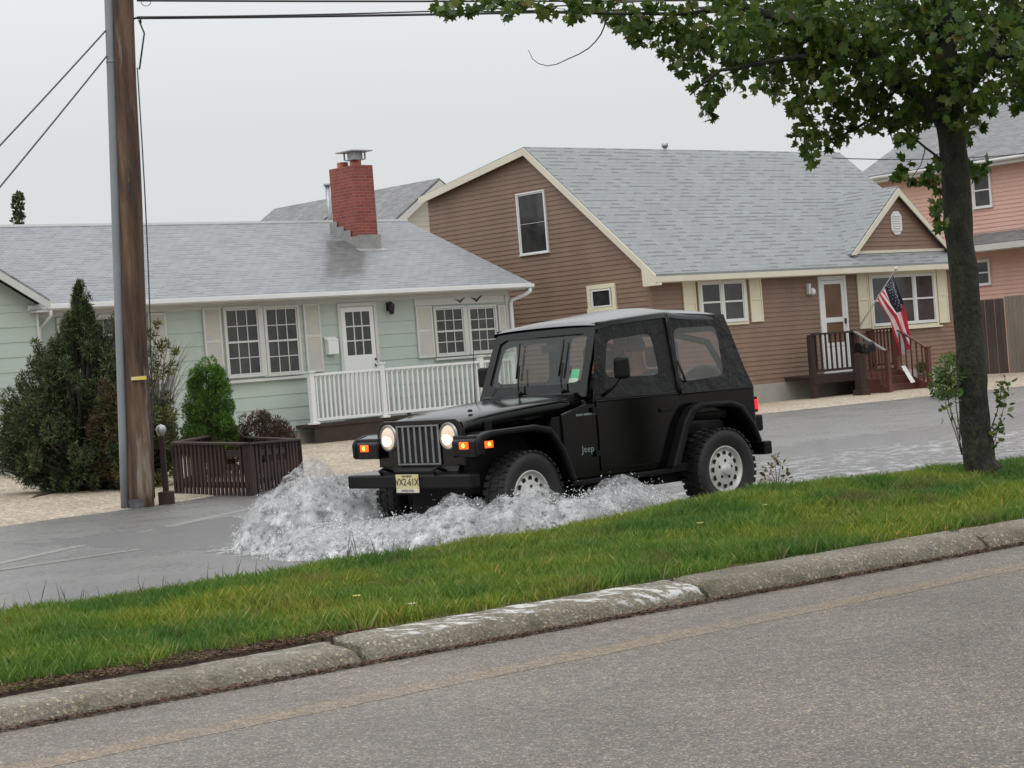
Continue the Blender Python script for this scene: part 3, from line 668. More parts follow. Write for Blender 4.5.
# windows
window(H, -7.64, -6.86, 1.61, 2.94, FR, fw_=.05); window(H, -6.67, -5.89, 1.59, 2.92, FR, fw_=.05)
mb = MB(); mb.box(-7.80, -5.73, -.09, -.004, 1.46, 1.515); mb.box(-6.803, -6.727, -.045, -.014, 1.54, 2.96); mb.build('window_sill', 'white', H)
shutter(H, -8.17, -7.75, 1.56, 3.0, FR); shutter(H, -5.72, -5.30, 1.56, 2.98, FR)
window(H, -2.20, -1.41, 1.73, 2.73, FR, fw_=.05); window(H, -1.22, -.47, 1.73, 2.71, FR, fw_=.05)
mb = MB(); mb.box(-2.30, -.38, -.09, -.004, 1.61, 1.655); mb.box(-1.357, -1.273, -.045, -.036, 1.69, 2.76); mb.build('window_sill', 'white', H)
shutter(H, -2.74, -2.28, 1.68, 2.80, FR); shutter(H, -.36, -.14, 1.70, 2.74, FR)
window(H, -10.85, -9.55, 1.62, 2.90, FR, 3, 4); shutter(H, -9.42, -9.02, 1.56, 2.94, FR); shutter(H, -11.40, -11.02, 1.56, 2.94, FR)
# door
mb = MB(); frame_box(mb, -4.76, -3.89, .60, 2.87, .08, .004, .05, FR); dr = mb.build('door', 'white', H, .004)
mb = MB(); frame_box(mb, -4.65, -4.0, 1.85, 2.76, .10, .006, .032, FR); mb.box(-4.75, -3.90, .006, .032, .62, 1.749, 0, FR); mb.build('door_leaf', 'vinylwhite', dr)
mb = MB(); mb.box(-4.65, -4.0, .008, .014, 1.85, 2.76, 0, FR); mb.build('pane', 'pane', dr)
mb = MB()
for i in (1, 2): mb.box(-4.65 + .217 * i - .014, -4.65 + .217 * i + .014, .0145, .028, 1.85, 2.76, 0, FR); mb.box(-4.65, -4.0, .0148, .0275, 1.85 + .303 * i - .014, 1.85 + .303 * i + .014, 0, FR)
mb.build('muntin', 'white', dr)
mb = MB(); mb.lathe([(.03, 0), (.035, .02), (.02, .035), (.034, .06), (0, .075)], lambda x, y, h: (-3.93 + x, -.032 - h, 1.62 + y), 12); mb.build('handle', 'darkmetal', dr); mb = MB(); mb.lathe([(.025, 0), (.025, .02), (0, .02)], lambda x, y, h: (-3.93 + x, -.032 - h, 1.74 + y), 10); mb.build('lock', 'darkmetal', dr)
mb = MB(); mb.box(-5.22, -4.96, -.15, -.014, 1.90, 2.20); mb.prism([(-.16, 2.19), (-.014, 2.27), (-.014, 2.19)], -5.235, -4.945, YZ); mb.build('wall_mailbox', 'vinylwhite', H, .006)
mb = MB(); mb.box(-3.52, -3.42, -.04, -.014, 2.74, 2.92); mb.lathe([(.02, 2.66), (.055, 2.68), (.075, 2.84), (.09, 2.86), (.02, 2.92), (0, 2.94)], lambda x, y, h: (-3.47 + x, -.13 + y, h), 6); mb.box(-3.48, -3.46, -.13, -.03, 2.91, 2.93); mb.build('wall_lamp', 'darkmetal', H)
def gull(x, z, s):
    mb = MB()
    P = [(-.15, .045), (-.06, .005), (0, -.045), (.06, .01), (.17, .085), (.06, .045), (0, .0), (-.05, .035)]
    mb.prism([(x + u * s, z + v * s) for u, v in P], -.055, -.036, XZ)
    return mb.build('gull_ornament', 'darkmetal', H)
gull(-1.46, 2.87, .9); gull(-.98, 2.885, 1.15)
# left wing with a street-facing gable
mb = MB()
mb.box(-18, -12.02, -.42, 5, GZ - .4, 3.2)
lap(mb, lambda z: (-18, -12.02), .34, 3.2, .272, at_y(-.425), .013)
lap(mb, lambda z: (-18 + (z - 3.2) / .62, -12.02 - (z - 3.2) / .62), 3.2, 5.0, .272, at_y(-.425), .013)
mb.prism([(-18, 3.2), (-12.02, 3.2), (-15, 5.05)], -.42, -.2, XZ); mb.build('wing_wall', 'mint', H)
mb = MB(); mb.box(-18, -12.0, -.44, .0, GZ - .5, .338); mb.build('foundation', 'concrete', H)
mb = MB(); slab(mb, (-11.88, -.72, 3.26), (-11.88, 1.1, 3.26), (-15, 4.6, 5.19), (-15, -.72, 5.19), .05); slab(mb, (-18.12, 1.1, 3.26), (-18.12, -.72, 3.26), (-15, -.72, 5.19), (-15, 4.6, 5.19), .05); mb.build('wing_roof', 'roof_mint', H)
mb = MB()
for sg in (1, -1):
    X = lambda x: -15 + sg * x
    mb.prism([(X(3.12), 3.205), (X(3.12), 3.06), (X(0), 4.98), (X(0), 5.135)], -.735, -.705, XZ)
mb.box(-12.14, -11.90, -.70, -.36, 3.03, 3.06); mb.box(-12.04, -11.99, -.455, -.40, .34, 3.03); mb.build('rake_board', 'white', H)

# ---------------- deck with white railing
D = thing('deck', 'white railed wooden deck at the green cottage front door', 'deck', (.06, 45, 0), HA)
dz = .50
mb = MB(); mb.box(-6.12, -.55, -.66, -.02, dz - .06, dz); mb.build('floor', 'mulch', D)
mb = MB(); mb.box(-6.10, -.60, -.64, -.60, .0, dz - .062); mb.build('skirt', 'mulch', D)
def railbay(x0, x1, y0, y1, z0, z1, n, par, mat='vinylwhite', b=.02, capw=.045):
    mb = MB(); d = Vector((x1 - x0, y1 - y0)); Ln = d.length; d.normalize(); q = Vector((-d.y, d.x))
    def xf(u, w, z): return (x0 + d.x * u + q.x * w, y0 + d.y * u + q.y * w, z)
    mb.box(0, Ln, -capw, capw, z1 - .05, z1, 0, xf); o = mb.build('top_rail', mat, par, .004)
    mb = MB(); mb.box(0, Ln, -.022, .022, z0, z0 + .06, 0, xf); mb.build('bottom_rail', mat, par, .004)
    for i in range(n): mb = MB(); u = Ln * (i + .5) / n; mb.box(u - b, u + b, -b, b, z0 + .06, z1 - .05, 0, xf); mb.build('baluster', mat, o)
    return o
zt = 1.53
railbay(-6.03, -4.33, -.62, -.62, dz + .06, zt, 15, D); railbay(-4.21, -1.58, -.62, -.62, dz + .06, zt, 19, D)
railbay(-1.46, -.66, -.62, -.62, dz + .06, zt, 6, D)
for x in (-6.09, -4.27, -1.52, -.60):
    mb = MB(); hh = zt + (.09 if x != -6.09 else .02)
    mb.box(x - .055, x + .055, -.675, -.565, dz, hh); mb.box(x - .075, x + .075, -.695, -.545, hh, hh + .03); mb.box(x - .09, x + .09, -.71, -.53, dz + .001, dz + .045); mb.build('post', 'vinylwhite', D, .005)

# ---------------- brown house
B = thing('brown_house', 'brown clapboard house with light grey roof, cream trim and a small front dormer', 'house', (3.26, 45, 0), HA)
W_ = 11.42; e0 = 3.15; es = (6.52 - 3.15) / 3.95; rzz = 6.52
prof = lambda z: (0, 7.5) if z < 3.4 else ((z - 3.45) / es, 7.5 if z < 5.72 else 3.6 + (6.45 - z) / .185)
mb = MB()
mb.prism([(0, -.1), (7.5, -.1), (7.5, 5.70), (3.6, 6.40), (0, 3.36)], .004, W_, YZ)
lap(mb, lambda z: (0, W_), .46, 3.2, .112, FR, .013)
lap(mb, prof, .46, 6.40, .112, SD, .013)
mb.build('wall', 'brown', B)
mb = MB(); mb.box(-.02, W_ + .02, -.02, 7.6, -.3, .458); mb.build('foundation', 'concrete', B)
mb = MB(); mb.box(-.024, .05, -.024, .05, .46, 3.05); mb.build('corner_trim', 'brown', B)
mb = MB(); mb.box(W_ - .05, W_ + .016, -.024, .0, .46, 3.05); mb.build('corner_trim', 'brown', B)
mb = MB(); x0, x1 = -.18, W_ + .30
slab(mb, (x0, -.38, e0), (x1, -.38, e0), (x1, 3.6, rzz), (x0, 3.6, rzz), .06); slab(mb, (x1, 7.62, 5.78), (x0, 7.62, 5.78), (x0, 3.6, rzz), (x1, 3.6, rzz), .06)
rb = mb.build('roof', 'roof_brown', B)
mb = MB()
def rake(mb, x, y0, z0, y1, z1, w, t=.03):
    mb.add([(x, y0, z0), (x, y1, z1), (x, y1, z1 - w), (x, y0, z0 - w), (x + t, y0, z0), (x + t, y1, z1), (x + t, y1, z1 - w), (x + t, y0, z0 - w)], [(0, 1, 2, 3), (7, 6, 5, 4), (0, 4, 5, 1), (3, 2, 6, 7), (0, 3, 7, 4), (1, 5, 6, 2)])
rake(mb, -.212, -.40, e0 - .02, 3.6, rzz - .03, .19); rake(mb, -.212, 7.62, 5.76, 3.6, rzz - .03, .17)
rake(mb, W_ + .302, -.40, e0 - .02, 3.6, rzz - .03, .19)
mb.prism([(-.40, e0 - .17), (-.40, 2.90), (.0, 2.90), (.02, 3.30)], -.214, -.02, YZ)
mb.box(-.21, W_ + .33, -.405, -.378, 2.97, e0 - .055); mb.box(-.02, W_ + .3, -.378, .0, 2.955, 2.975); mb.build('fascia', 'rake', B)
mb = MB(); mb.tube([(4.75, 3.65, 6.35), (4.75, 3.65, 6.60)], .05, 10); mb.tube([(4.75, 3.65, 6.58), (4.75, 3.65, 6.68)], .085, 10); mb.build('roof_vent', 'steel', rb)
# side windows
window(B, 3.20, 4.13, 3.99, 5.42, at_x(-.0), 1, 2, .035, 'vinylwhite', munt=.008, rail=False); window(B, 1.16, 1.88, 2.53, 2.97, SD, 1, 1, .10, 'cream', rail=False)
mb = MB(); frame_box(mb, 1.24, 1.80, 2.58, 2.92, .035, .04, .062, SD); mb.build('storm_frame', 'vinylwhite', B)
# front
def twin(u0, um, u1, z0, z1, extra=None):
    window(B, u0, um - .05, z0, z1, FR, 1, 2, .045, 'vinylwhite'); window(B, um + .05, u1, z0, z1, FR, 1, 2, .045, 'vinylwhite')
    mb = MB(); frame_box(mb, u0 - .045, u1 + .045, z0 - .045, z1 + .045, .07, .014, .05, FR); mb.build('window_trim', 'cream', B)
twin(1.66, 2.36, 3.10, 2.02, 2.90)
shutter(B, 1.04, 1.46, 1.94, 2.97, FR, 'cream', None); shutter(B, 3.33, 3.76, 1.94, 2.97, FR, 'cream', None)
u = 7.98
window(B, 7.98, 8.78, 1.66, 2.86, FR, 1, 2, .045, 'vinylwhite'); window(B, 8.88, 9.68, 1.66, 2.86, FR, 1, 2, .045, 'vinylwhite'); window(B, 9.78, 10.55, 1.66, 2.86, FR, 1, 2, .045, 'vinylwhite')
mb = MB(); frame_box(mb, 7.93, 10.60, 1.60, 2.91, .07, .014, .05, FR); mb.box(7.8, 10.75, -.10, -.014, 1.49, 1.53); mb.build('window_trim', 'cream', B)
shutter(B, 7.40, 7.83, 1.58, 2.98, FR, 'cream', None); shutter(B, 10.72, 11.14, 1.58, 2.98, FR, 'cream', None)
mb = MB(); frame_box(mb, 5.98, 6.84, .62, 2.84, .10, .004, .05, FR); sdn = mb.build('door', 'vinylwhite', B, .003)
mb = MB(); frame_box(mb, 6.08, 6.74, 1.92, 2.74, .09, .020, .042, FR); frame_box(mb, 6.08, 6.74, 1.30, 1.80, .09, .0203, .0418, FR); mb.box(5.99, 6.83, .0201, .0415, .64, 1.2, 0, FR); mb.build('storm_door', 'vinylwhite', sdn)
mb = MB(); mb.box(6.05, 6.77, .005, .0195, 1.25, 2.8, 0, FR); mb.build('inner_door', 'doorwood', sdn)
mb = MB(); mb.box(6.78, 6.81, .042, .09, 1.75, 1.88, 0, FR); mb.build('handle', 'darkmetal', sdn)
mb = MB(); mb.box(5.44, 5.52, -.10, -.014, 2.52, 2.78); mb.lathe([(.02, 2.5), (.07, 2.53), (.07, 2.62), (0, 2.68)], lambda x, y, h: (5.55 + x, -.12 + y, h), 10); mb.build('wall_lamp', 'vinylwhite', B)
# dormer
dx0, dx1, dp, dy, dzb, dzp = 7.40, 11.10, 9.22, .02, 3.53, 5.05
mb = MB(); mb.prism([(dx0, dzb - .05), (dx1, dzb - .05), (dp, dzp - .02)], dy + .005, .35, XZ)
kk = (dx1 - dp) / (dzp - dzb)
lap(mb, lambda z: (dx0 + (z - dzb) * (dp - dx0) / (dzp - dzb), dx1 - (z - dzb) * kk), dzb, dzp, .112, at_y(dy), .013); dm = mb.build('dormer', 'brown', B)
mb = MB(); yb = lambda z: (z - e0) / es - .38
slab(mb, (dx0 - .28, dy - .16, dzb - .06), (dp, dy - .16, dzp + .10), (dp, yb(dzp + .10) + .05, dzp + .10), (dx0 - .28, yb(dzb - .06) + .05, dzb - .06), .05)
slab(mb, (dp, dy - .16, dzp + .10), (dx1 + .28, dy - .16, dzb - .06), (dx1 + .28, yb(dzb - .06) + .05, dzb - .06), (dp, yb(dzp + .10) + .05, dzp + .10), .05)
mb.build('dormer_roof', 'roof_brown', dm)
mb = MB()
for X0, in ((dx0 - .28,), (dx1 + .28,)):
    mb.prism([(X0, dzb - .105), (dp, dzp + .05), (dp, dzp - .14), (X0 + (.18 if X0 < dp else -.18), dzb - .105)], dy - .185, dy - .150, XZ)
mb.box(dx0 - .05, dx1 + .05, dy - .06, dy - .014, dzb - .07, dzb); mb.build('rake_board', 'rake', dm)
mb = MB(); oc = [(.10, .30), (-.10, .30), (-.22, .17), (-.22, -.17), (-.10, -.30), (.10, -.30), (.22, -.17), (.22, .17)]
mb.prism([(dp + .0 + x, 4.22 + z) for x, z in oc], dy - .015, dy - .04, XZ)
for i in range(7): zz = 4.02 + i * .062; mb.add([(dp - .15, dy - .041, zz + .03), (dp + .15, dy - .041, zz + .03), (dp + .15, dy - .065, zz), (dp - .15, dy - .065, zz)], [(0, 1, 2, 3)])
vo = mb.build('gable_vent', 'vinylwhite', dm)

# ---------------- porch of the brown house
PO = thing('porch', 'dark red stained wooden porch with stairs at the brown house door', 'porch', (3.26, 45, 0), HA)
px0, px1, pyf, pf, pt = 4.36, 7.74, -.90, .56, 1.56
mb = MB(); mb.box(px0, px1, pyf, -.03, pf - .05, pf); mb.box(px0, px1, pyf - .02, pyf + .02, pf - .20, pf - .051); mb.build('floor', 'darkwood', PO)
mb = MB(); mb.box(5.99, 6.03, pyf - .7, pyf, 0, pf - .21); mb.build('skirt', 'redwood', PO); mb = MB(); mb.box(px1 - .04, px1, pyf, -.1, 0, pf - .06); mb.build('skirt', 'redwood', PO)
def darkrail(x0, x1, y0, y1, z0, z1, n, m='darkwood'):
    return railbay(x0, x1, y0, y1, z0, z1, n, PO, m, .018, .06)
for x, y, h, m in ((px0 + .10, pyf + .05, pt, 'darkwood'), (6.08, pyf + .05, pt + .04, 'darkwood'), (7.68, pyf + .05, pt, 'redwood'), (7.68, -.10, pt, 'redwood')):
    mb = MB(); mb.box(x - (.11 if x < 5 else .055), x + .055, y - .055, y + .055, 0, h - .06); mb.box(x - .07, x + .07, y - .07, y + .07, h - .06, h - .03); mb.build('post', m, PO, .005)
darkrail(px0 + .16, 6.02, pyf + .05, pyf + .05, pf + .07, pt, 8)
darkrail(7.68, 7.68, pyf + .11, -.16, pf + .07, pt, 6, 'redwood')
# stairs coming towards the road
for i in range(3):
    mb = MB(); z = pf - .19 * (i + 0) - .01; y1 = pyf - .27 * i - .025; mb.box(6.09, 7.60, y1 - .29, y1, z - .04 - .18, z - .18); mb.box(6.09, 7.60, y1 - .02, y1, z - .18, z - .02); mb.build('step', 'redwood', PO)
for x in (6.03, 7.64):
    mb = MB(); mb.prism([(pyf, pf - .02), (pyf, pf - .32), (pyf - .72, -.02), (pyf - .95, -.02), (pyf - .95, .1)], x - .02, x + .02, YZ); mb.build('stringer', 'redwood', PO)
    mb = MB(); mb.box(x - .055, x + .055, pyf - .98, pyf - .87, -.02, 1.00); mb.box(x - .075, x + .075, pyf - 1.0, pyf - .85, 1.0, 1.03); mb.build('newel_post', 'redwood', PO, .005)
    mb = MB(); mb.add([(x - .05, pyf, pt), (x + .05, pyf, pt), (x + .05, pyf - .9, 1.03), (x - .05, pyf - .9, 1.03), (x - .05, pyf, pt - .04), (x + .05, pyf, pt - .04), (x + .05, pyf - .9, .99), (x - .05, pyf - .9, .99)], [(0, 1, 2, 3), (7, 6, 5, 4), (0, 4, 5, 1), (1, 5, 6, 2), (2, 6, 7, 3), (3, 7, 4, 0)]); hr = mb.build('handrail', 'greywood' if x < 7 else 'redwood', PO)
    for i in range(5): mb = MB(); y = pyf - .12 - .16 * i; f = (pyf - y) / .9; mb.box(x - .016, x + .016, y - .016, y + .016, pf - .1 - .5 * f, pt - .05 - .53 * f); mb.build('baluster', 'redwood', hr)
mb = MB(); V = [Vector(p) for p in ((7.2, -1.30, .62), (7.30, -1.30, .62), (7.40, -2.28, .06), (7.26, -2.28, .06))]
P = [AT(901, 366, 49.0), AT(905, 365.5, 49.0), AT(915, 382, 48.4), AT(911, 383, 48.4)]
Q = [p + Vector((.02, .05, 0)) for p in P]
mb.add(P + Q, [(0, 1, 2, 3), (7, 6, 5, 4), (0, 4, 5, 1), (1, 5, 6, 2), (2, 6, 7, 3), (3, 7, 4, 0)])
tag(mb.build('board', 'palewood', None, .004), 'pale wet board leaning on the red porch stairs under the flag', 'board')
# black mailbox on its post
MBX = thing('mailbox', 'black curved mailbox on a thick post in front of the porch', 'mailbox', AT(862, 395, 46.9) * 1, HA)
MBX.location.z = 0
mb = MB(); mb.box(-.11, .11, -.09, .09, -.05, 1.0); mb.box(-.16, .16, -.14, .14, -.05, .16); mb.box(-.08, .36, -.05, .05, .96, 1.03); mb.build('post', 'darkwood', MBX, .01)
mb = MB(); pr = [(-.11, 1.03), (.11, 1.03), (.11, 1.16)] + [(.11 * math.cos(t), 1.16 + .11 * math.sin(t)) for t in np.linspace(.2, math.pi - .2, 8)] + [(-.11, 1.16)]
mb.prism(pr, -.02, .50, lambda u, v, w: (w, u, v)); mb.build('box', 'trimblk', MBX, .006)
mb = MB(); mb.box(.12, .2, -.125, -.113, 1.12, 1.26); mb.build('flag_lever', 'redwood', MBX)
# flag
FL = thing('flag', 'red white and blue striped flag hanging limp from an angled pole on the porch post', 'flag', (3.26, 45, 0), HA)
mb = MB(); mb.tube([(6.02, -1.00, 1.55), (7.72, -1.00, 2.98)], .016, 8); mb.build('pole', 'greywood', FL)
mb = MB(); mb.lathe([(.0, -.05), (.04, -.03), (.05, 0), (.03, .04), (0, .05)], lambda x, y, h: (7.74 + x, -1.00 + y, 3.0 + h), 10); mb.build('finial', 'palewood', FL)
mb = MB(); c0 = np.array([[6.88, 2.30], [7.42, 1.74], [7.62, 1.24], [7.74, .82]]); c1 = np.array([[7.60, 2.86], [7.88, 2.22], [8.01, 1.48], [8.10, 1.11]])
def bez(c, t): 
    k = t * 3; i = min(2, int(k)); f = k - i; f = f * f * (3 - 2 * f) * .3 + f * .7; return c[i] * (1 - f) + c[i + 1] * f
nu, nv = 30, 26; rows = []
for j in range(nv + 1):
    v = j / nv; row = []
    for i in range(nu + 1):
        u = i / nu; a = bez(c0, u) * (1 - v) + bez(c1, u) * v
        row.append((a[0], -1.00 + (.10 * math.sin(v * 15 + u * 2.2) * min(1, u * 3) + .05 * math.sin(v * 6 - u * 5) * u), a[1] + .02 * math.sin(v * 15)))
    rows.append(row)
c = nu + 1
for j in range(nv):
    for i in range(nu):
        st = min(12, int((j + .5) / nv * 13)); mi = 0 if st % 2 == 0 else 1
        if st >= 6 and i < nu * .40: mi = 2
        mb.mi.append(mi); mb.f.append([j * c + i, j * c + i + 1, (j + 1) * c + i + 1, (j + 1) * c + i]); mb.sm.append(True)
mb.v = [p for r in rows for p in r]; fl = mb.build('flag_cloth', ('flagred', 'flagwhite', 'flagblue'), FL)
mb = MB()
for r in range(9):
    for q in range(6 - (r % 2)):
        v = .56 + .42 * (r + .5) / 9; u = .39 * (q + .6 + (r % 2) * .5) / 6.2; i = u * nu; j = v * nv; p = Vector(rows[int(j)][int(i)])
        for off in (-.012, .012):
            cc = p + Vector((0, off, 0)); mb.add([cc + Vector((.018 * math.cos(k * .628 + 1.57) * (1 if k % 2 == 0 else .4), 0, .018 * math.sin(k * .628 + 1.57) * (1 if k % 2 == 0 else .4))) for k in range(10)], [tuple(range(10))])
mb.build('stars', 'flagwhite', fl)

# ---------------- pink house
K3 = thing('pink_house', 'salmon pink two storey house with dark grey roof behind the tree trunk', 'house', (14.55, 59.68, 0), HA)
mb = MB(); mb.box(.004, 9, -10, 4.35, -.2, 6.2)
lap(mb, lambda z: (-10, 4.35), .2, 6.2, .125, SD, .014); mb.build('wall', 'pink', K3)
mb = MB(); slab(mb, (-.42, -10, 6.34), (4.5, -10, 8.55), (4.5, 4.55, 8.55), (-.42, 4.55, 6.34), .06); slab(mb, (9.4, 4.55, 6.34), (4.5, 4.55, 8.55), (4.5, -10, 8.55), (9.4, -10, 6.34), .06); mb.build('roof', 'roof_dark', K3)
mb = MB(); mb.box(-.45, -.42, -10, 4.55, 6.10, 6.30); mb.box(-.42, .0, -10, 4.5, 6.10, 6.12); mb.tube([(-.5, -10, 6.24), (-.5, 4.5, 6.24)], .055, 8); mb.build('fascia', 'white', K3)
mb = MB(); slab(mb, (-.75, -10, 3.83), (-.012, -10, 4.16), (-.012, .75, 4.16), (-.75, .75, 3.83), .05); pr_ = mb.build('porch_roof', 'roof_dark', K3)
mb = MB(); mb.box(-.78, -.752, -10, .78, 3.62, 3.80); mb.box(-.75, -.02, -10, .75, 3.60, 3.62); mb.build('fascia', 'white', K3)
window(K3, -.15, .42, 4.96, 5.95, SD, 1, 2, .05, 'vinylwhite'); window(K3, .10, .62, 2.66, 3.34, SD, 1, 2, .05, 'vinylwhite'); window(K3, -4.2, -3.4, 4.9, 6.0, SD, 1, 2, .05, 'vinylwhite')
# board fence beside it
FB = thing('board_fence', 'weathered dark and pale board fence panels in front of the pink house', 'fence', (0, 0, 0))
def panel(p, q, h0, h1, mat):
    mb = MB(); p, q = Vector(p), Vector(q); d = q - p; n = max(3, int(d.length / .14)); t = Vector((-d.y, d.x, 0)).normalized() * .012
    for i in range(n):
        a = p + d * (i / n + .004); b = p + d * ((i + .93) / n); h = h0 + (h1 - h0) * i / n; j = .012 * (i % 2)
        s = t.normalized() * j
        V = [a - t + s, b - t + s, b + t + s, a + t + s]; mb.add([Vector((v.x, v.y, -.05)) for v in V] + [Vector((v.x, v.y, h)) for v in V], [(0, 1, 5, 4), (1, 2, 6, 5), (2, 3, 7, 6), (3, 0, 4, 7), (4, 5, 6, 7)])
    mb.build('panel', mat, FB)
M['fencedark'] = mk('dark_fence_board', (.060, .045, .038), .8, .3, 3, stretch=(1, 1, .3)); M['fencepale'] = mk('pale_fence_board', (.19, .165, .14), .8, .2, 3, stretch=(1, 1, .3))
A_ = AT(985, 372, 57.5); B_ = AT(1009, 371, 57.0); C_ = AT(1042, 366, 56.0)
panel((A_.x, A_.y, 0), (B_.x, B_.y, 0), 2.15, 2.15, 'fencedark'); panel((B_.x + .02, B_.y - .02, 0), (C_.x, C_.y, 0), 2.2, 2.2, 'fencepale')
panel((C_.x, C_.y, 0), (C_.x + 8, C_.y - 3, 0), 2.2, 2.2, 'fencepale')

# ---------------- grey roofed houses far behind the cottage
def farhouse(lbl, peak, L, W, drop):
    o = thing('far_house', lbl, 'house', (peak.x, peak.y, 0), HA, 'houses far behind the cottage'); z = peak.z
    e = z - drop
    mb = MB(); hw = W / 2
    slab(mb, (-hw, 0, e), (0, 0, z), (0, L, z), (-hw, L, e), .08); slab(mb, (0, 0, z), (hw, 0, e), (hw, L, e), (0, L, z), .08); mb.build('roof', 'roof_dark', o)
    mb = MB(); mb.prism([(-hw, e - .09), (0, z - .09), (0, z - .34), (-hw, e - .34)], -.03, .0, XZ); mb.prism([(hw, e - .09), (0, z - .09), (0, z - .34), (hw, e - .34)], -.03, .0, XZ); mb.build('rake_board', 'white', o)
    mb = MB(); mb.prism([(-hw + .4, -.1), (hw - .4, -.1), (hw - .4, e), (0, z - .2), (-hw + .4, e)], .45, L - .4, XZ)
    lap(mb, lambda zz: (-hw + .4 + max(0, (zz - e)) * (hw - .4) / (drop - .2), hw - .4 - max(0, (zz - e)) * (hw - .4) / (drop - .2)), 3.5, z - .25, .18, at_y(.445), .014); mb.build('wall', 'beige', o)
    return o
farhouse('far house with dark grey gable roof right of the brick chimney', AT(439, 178, 69.6), 3.6, 9, 3.0)
farhouse('far house with dark grey roof showing left of the brick chimney', AT(352, 194, 73.3), 4.9, 9, 3.0)

# ============================================================ UTILITY POLE AND WIRES
UP = thing('utility_pole', 'tall weathered brown wooden utility pole with grey conduit at the left roadside', 'utility pole', AT(141, 506, 25.25))
UP.location.z = 0; bx, by = UP.location.x, UP.location.y
tp = AT(123, 0, 25.3); lean = (tp.x - bx) / tp.z
mb = MB(); hs = np.linspace(-.1, 10.5, 34)
mb.tube([(lean * h + .006 * math.sin(h * 2), 0, h) for h in hs], [(.168 - .0045 * h) * (1 + .03 * noise.noise((h * 2, 0, 0))) for h in hs], 20); mb.build('pole', 'pole', UP)
mb = MB(); mb.tube([(lean * h - .185 + .0045 * h, -.06, h) for h in np.linspace(0, 9.2, 12)], .058, 10)
mb.tube([(lean * 5.6 - .185 + .0045 * 5.6, -.06, 5.6), (lean * 5.6 - .185 + .0045 * 5.6, -.06, 5.63)], .061, 10)
mb.build('conduit', 'conduit', UP)
mb = MB(); mb.lathe([(.172, .0), (.176, .10), (.170, .11)], lambda x, y, h: (x - .01, y, h), 16); mb.build('base_band', 'darkmetal', UP)
mb = MB(); mb.box(lean * 1.6 - .03, lean * 1.6 + .16, -.185, -.165, 1.60, 1.645); mb.build('number_tag', 'yellowtag', UP)
mb = MB(); mb.box(lean * 1.6 - .02, lean * 1.6 + .02, -.188, -.1855, 1.605, 1.64); mb.build('tag_plate', 'platewhite', UP)
mb = MB(); mb.tube([(lean * h + (.185 - .0045 * h if h < 6.0 else .16) + .04 * math.sin(min(1, max(0, (h - .5) / 5.3)) * math.pi), -.05, h) for h in np.linspace(.1, 5.52, 24)], .009, 6); mb.build('ground_wire', 'wire', UP)
mb = MB()
for h in (6.14, 6.44): mb.tube([(lean * h + .13, 0, h), (lean * h + .22, 0, h + .02), (lean * h + .22, 0, h - .06)], .014, 6)
mb.tube([(lean * 6.1 + .2, 0, 6.12), (lean * 6 + .26, 0, 5.95), (lean * 5.8 + .17, 0, 5.5)], .012, 6); mb.build('wire_bracket', 'darkmetal', UP)
for (px, py, tx, ty, tY, sag, r, lb) in [
    (137, 18, 520, 9, 27.5, .05, .017, 'thick lower cable running right from the pole bracket into the leaves'),
    (200, 17.5, 520, 2, 27.0, .10, .010, 'thin cable just above the thick one, rising right from the pole'),
    (137, 0.5, 560, -1, 28.5, .03, .014, 'topmost cable along the upper edge of the picture'),
    (109, 27, -40, 185, 22.0, .03, .011, 'upper of the two wires slanting down left from the pole'),
    (110, 52, -40, 232, 22.0, .03, .011, 'lower of the two wires slanting down left from the pole')]:
    a = AT(px, py, 25.25); b = AT(tx, ty, tY); e2 = b + (b - a) * (1.2 if tx > 0 else .6)
    if lb.startswith('thin'): a = AT(137, 17, 25.25)
    mb = MB(); mb.tube([a.lerp(e2, i / 20) - Vector((0, 0, sag * 4 * (i / 20) * (1 - i / 20))) for i in range(21)], r, 6)
    tag(mb.build('power_line', 'wire'), lb, 'wire', 'wires at the utility pole')
mb = MB(); mb.tube([AT(137 + 4 * 1 + 5 * math.cos(t) + 5, 1 + 5 * math.sin(t), 25.25) for t in np.linspace(0, math.pi, 9)], .005, 5)
tag(mb.build('wire_loop', 'wire'), 'small loose loop of thin wire hanging under the topmost cable at the pole', 'wire')
mb = MB(); a, b = AT(832, 158, 52), AT(1060, 150, 56); mb.tube([a.lerp(b, i / 12) - Vector((0, 0, .5 * (i / 12) * (1 - i / 12))) for i in range(13)], .014, 5)
tag(mb.build('service_wire', 'wire'), 'thin service wire crossing in front of the pink house roof', 'wire')

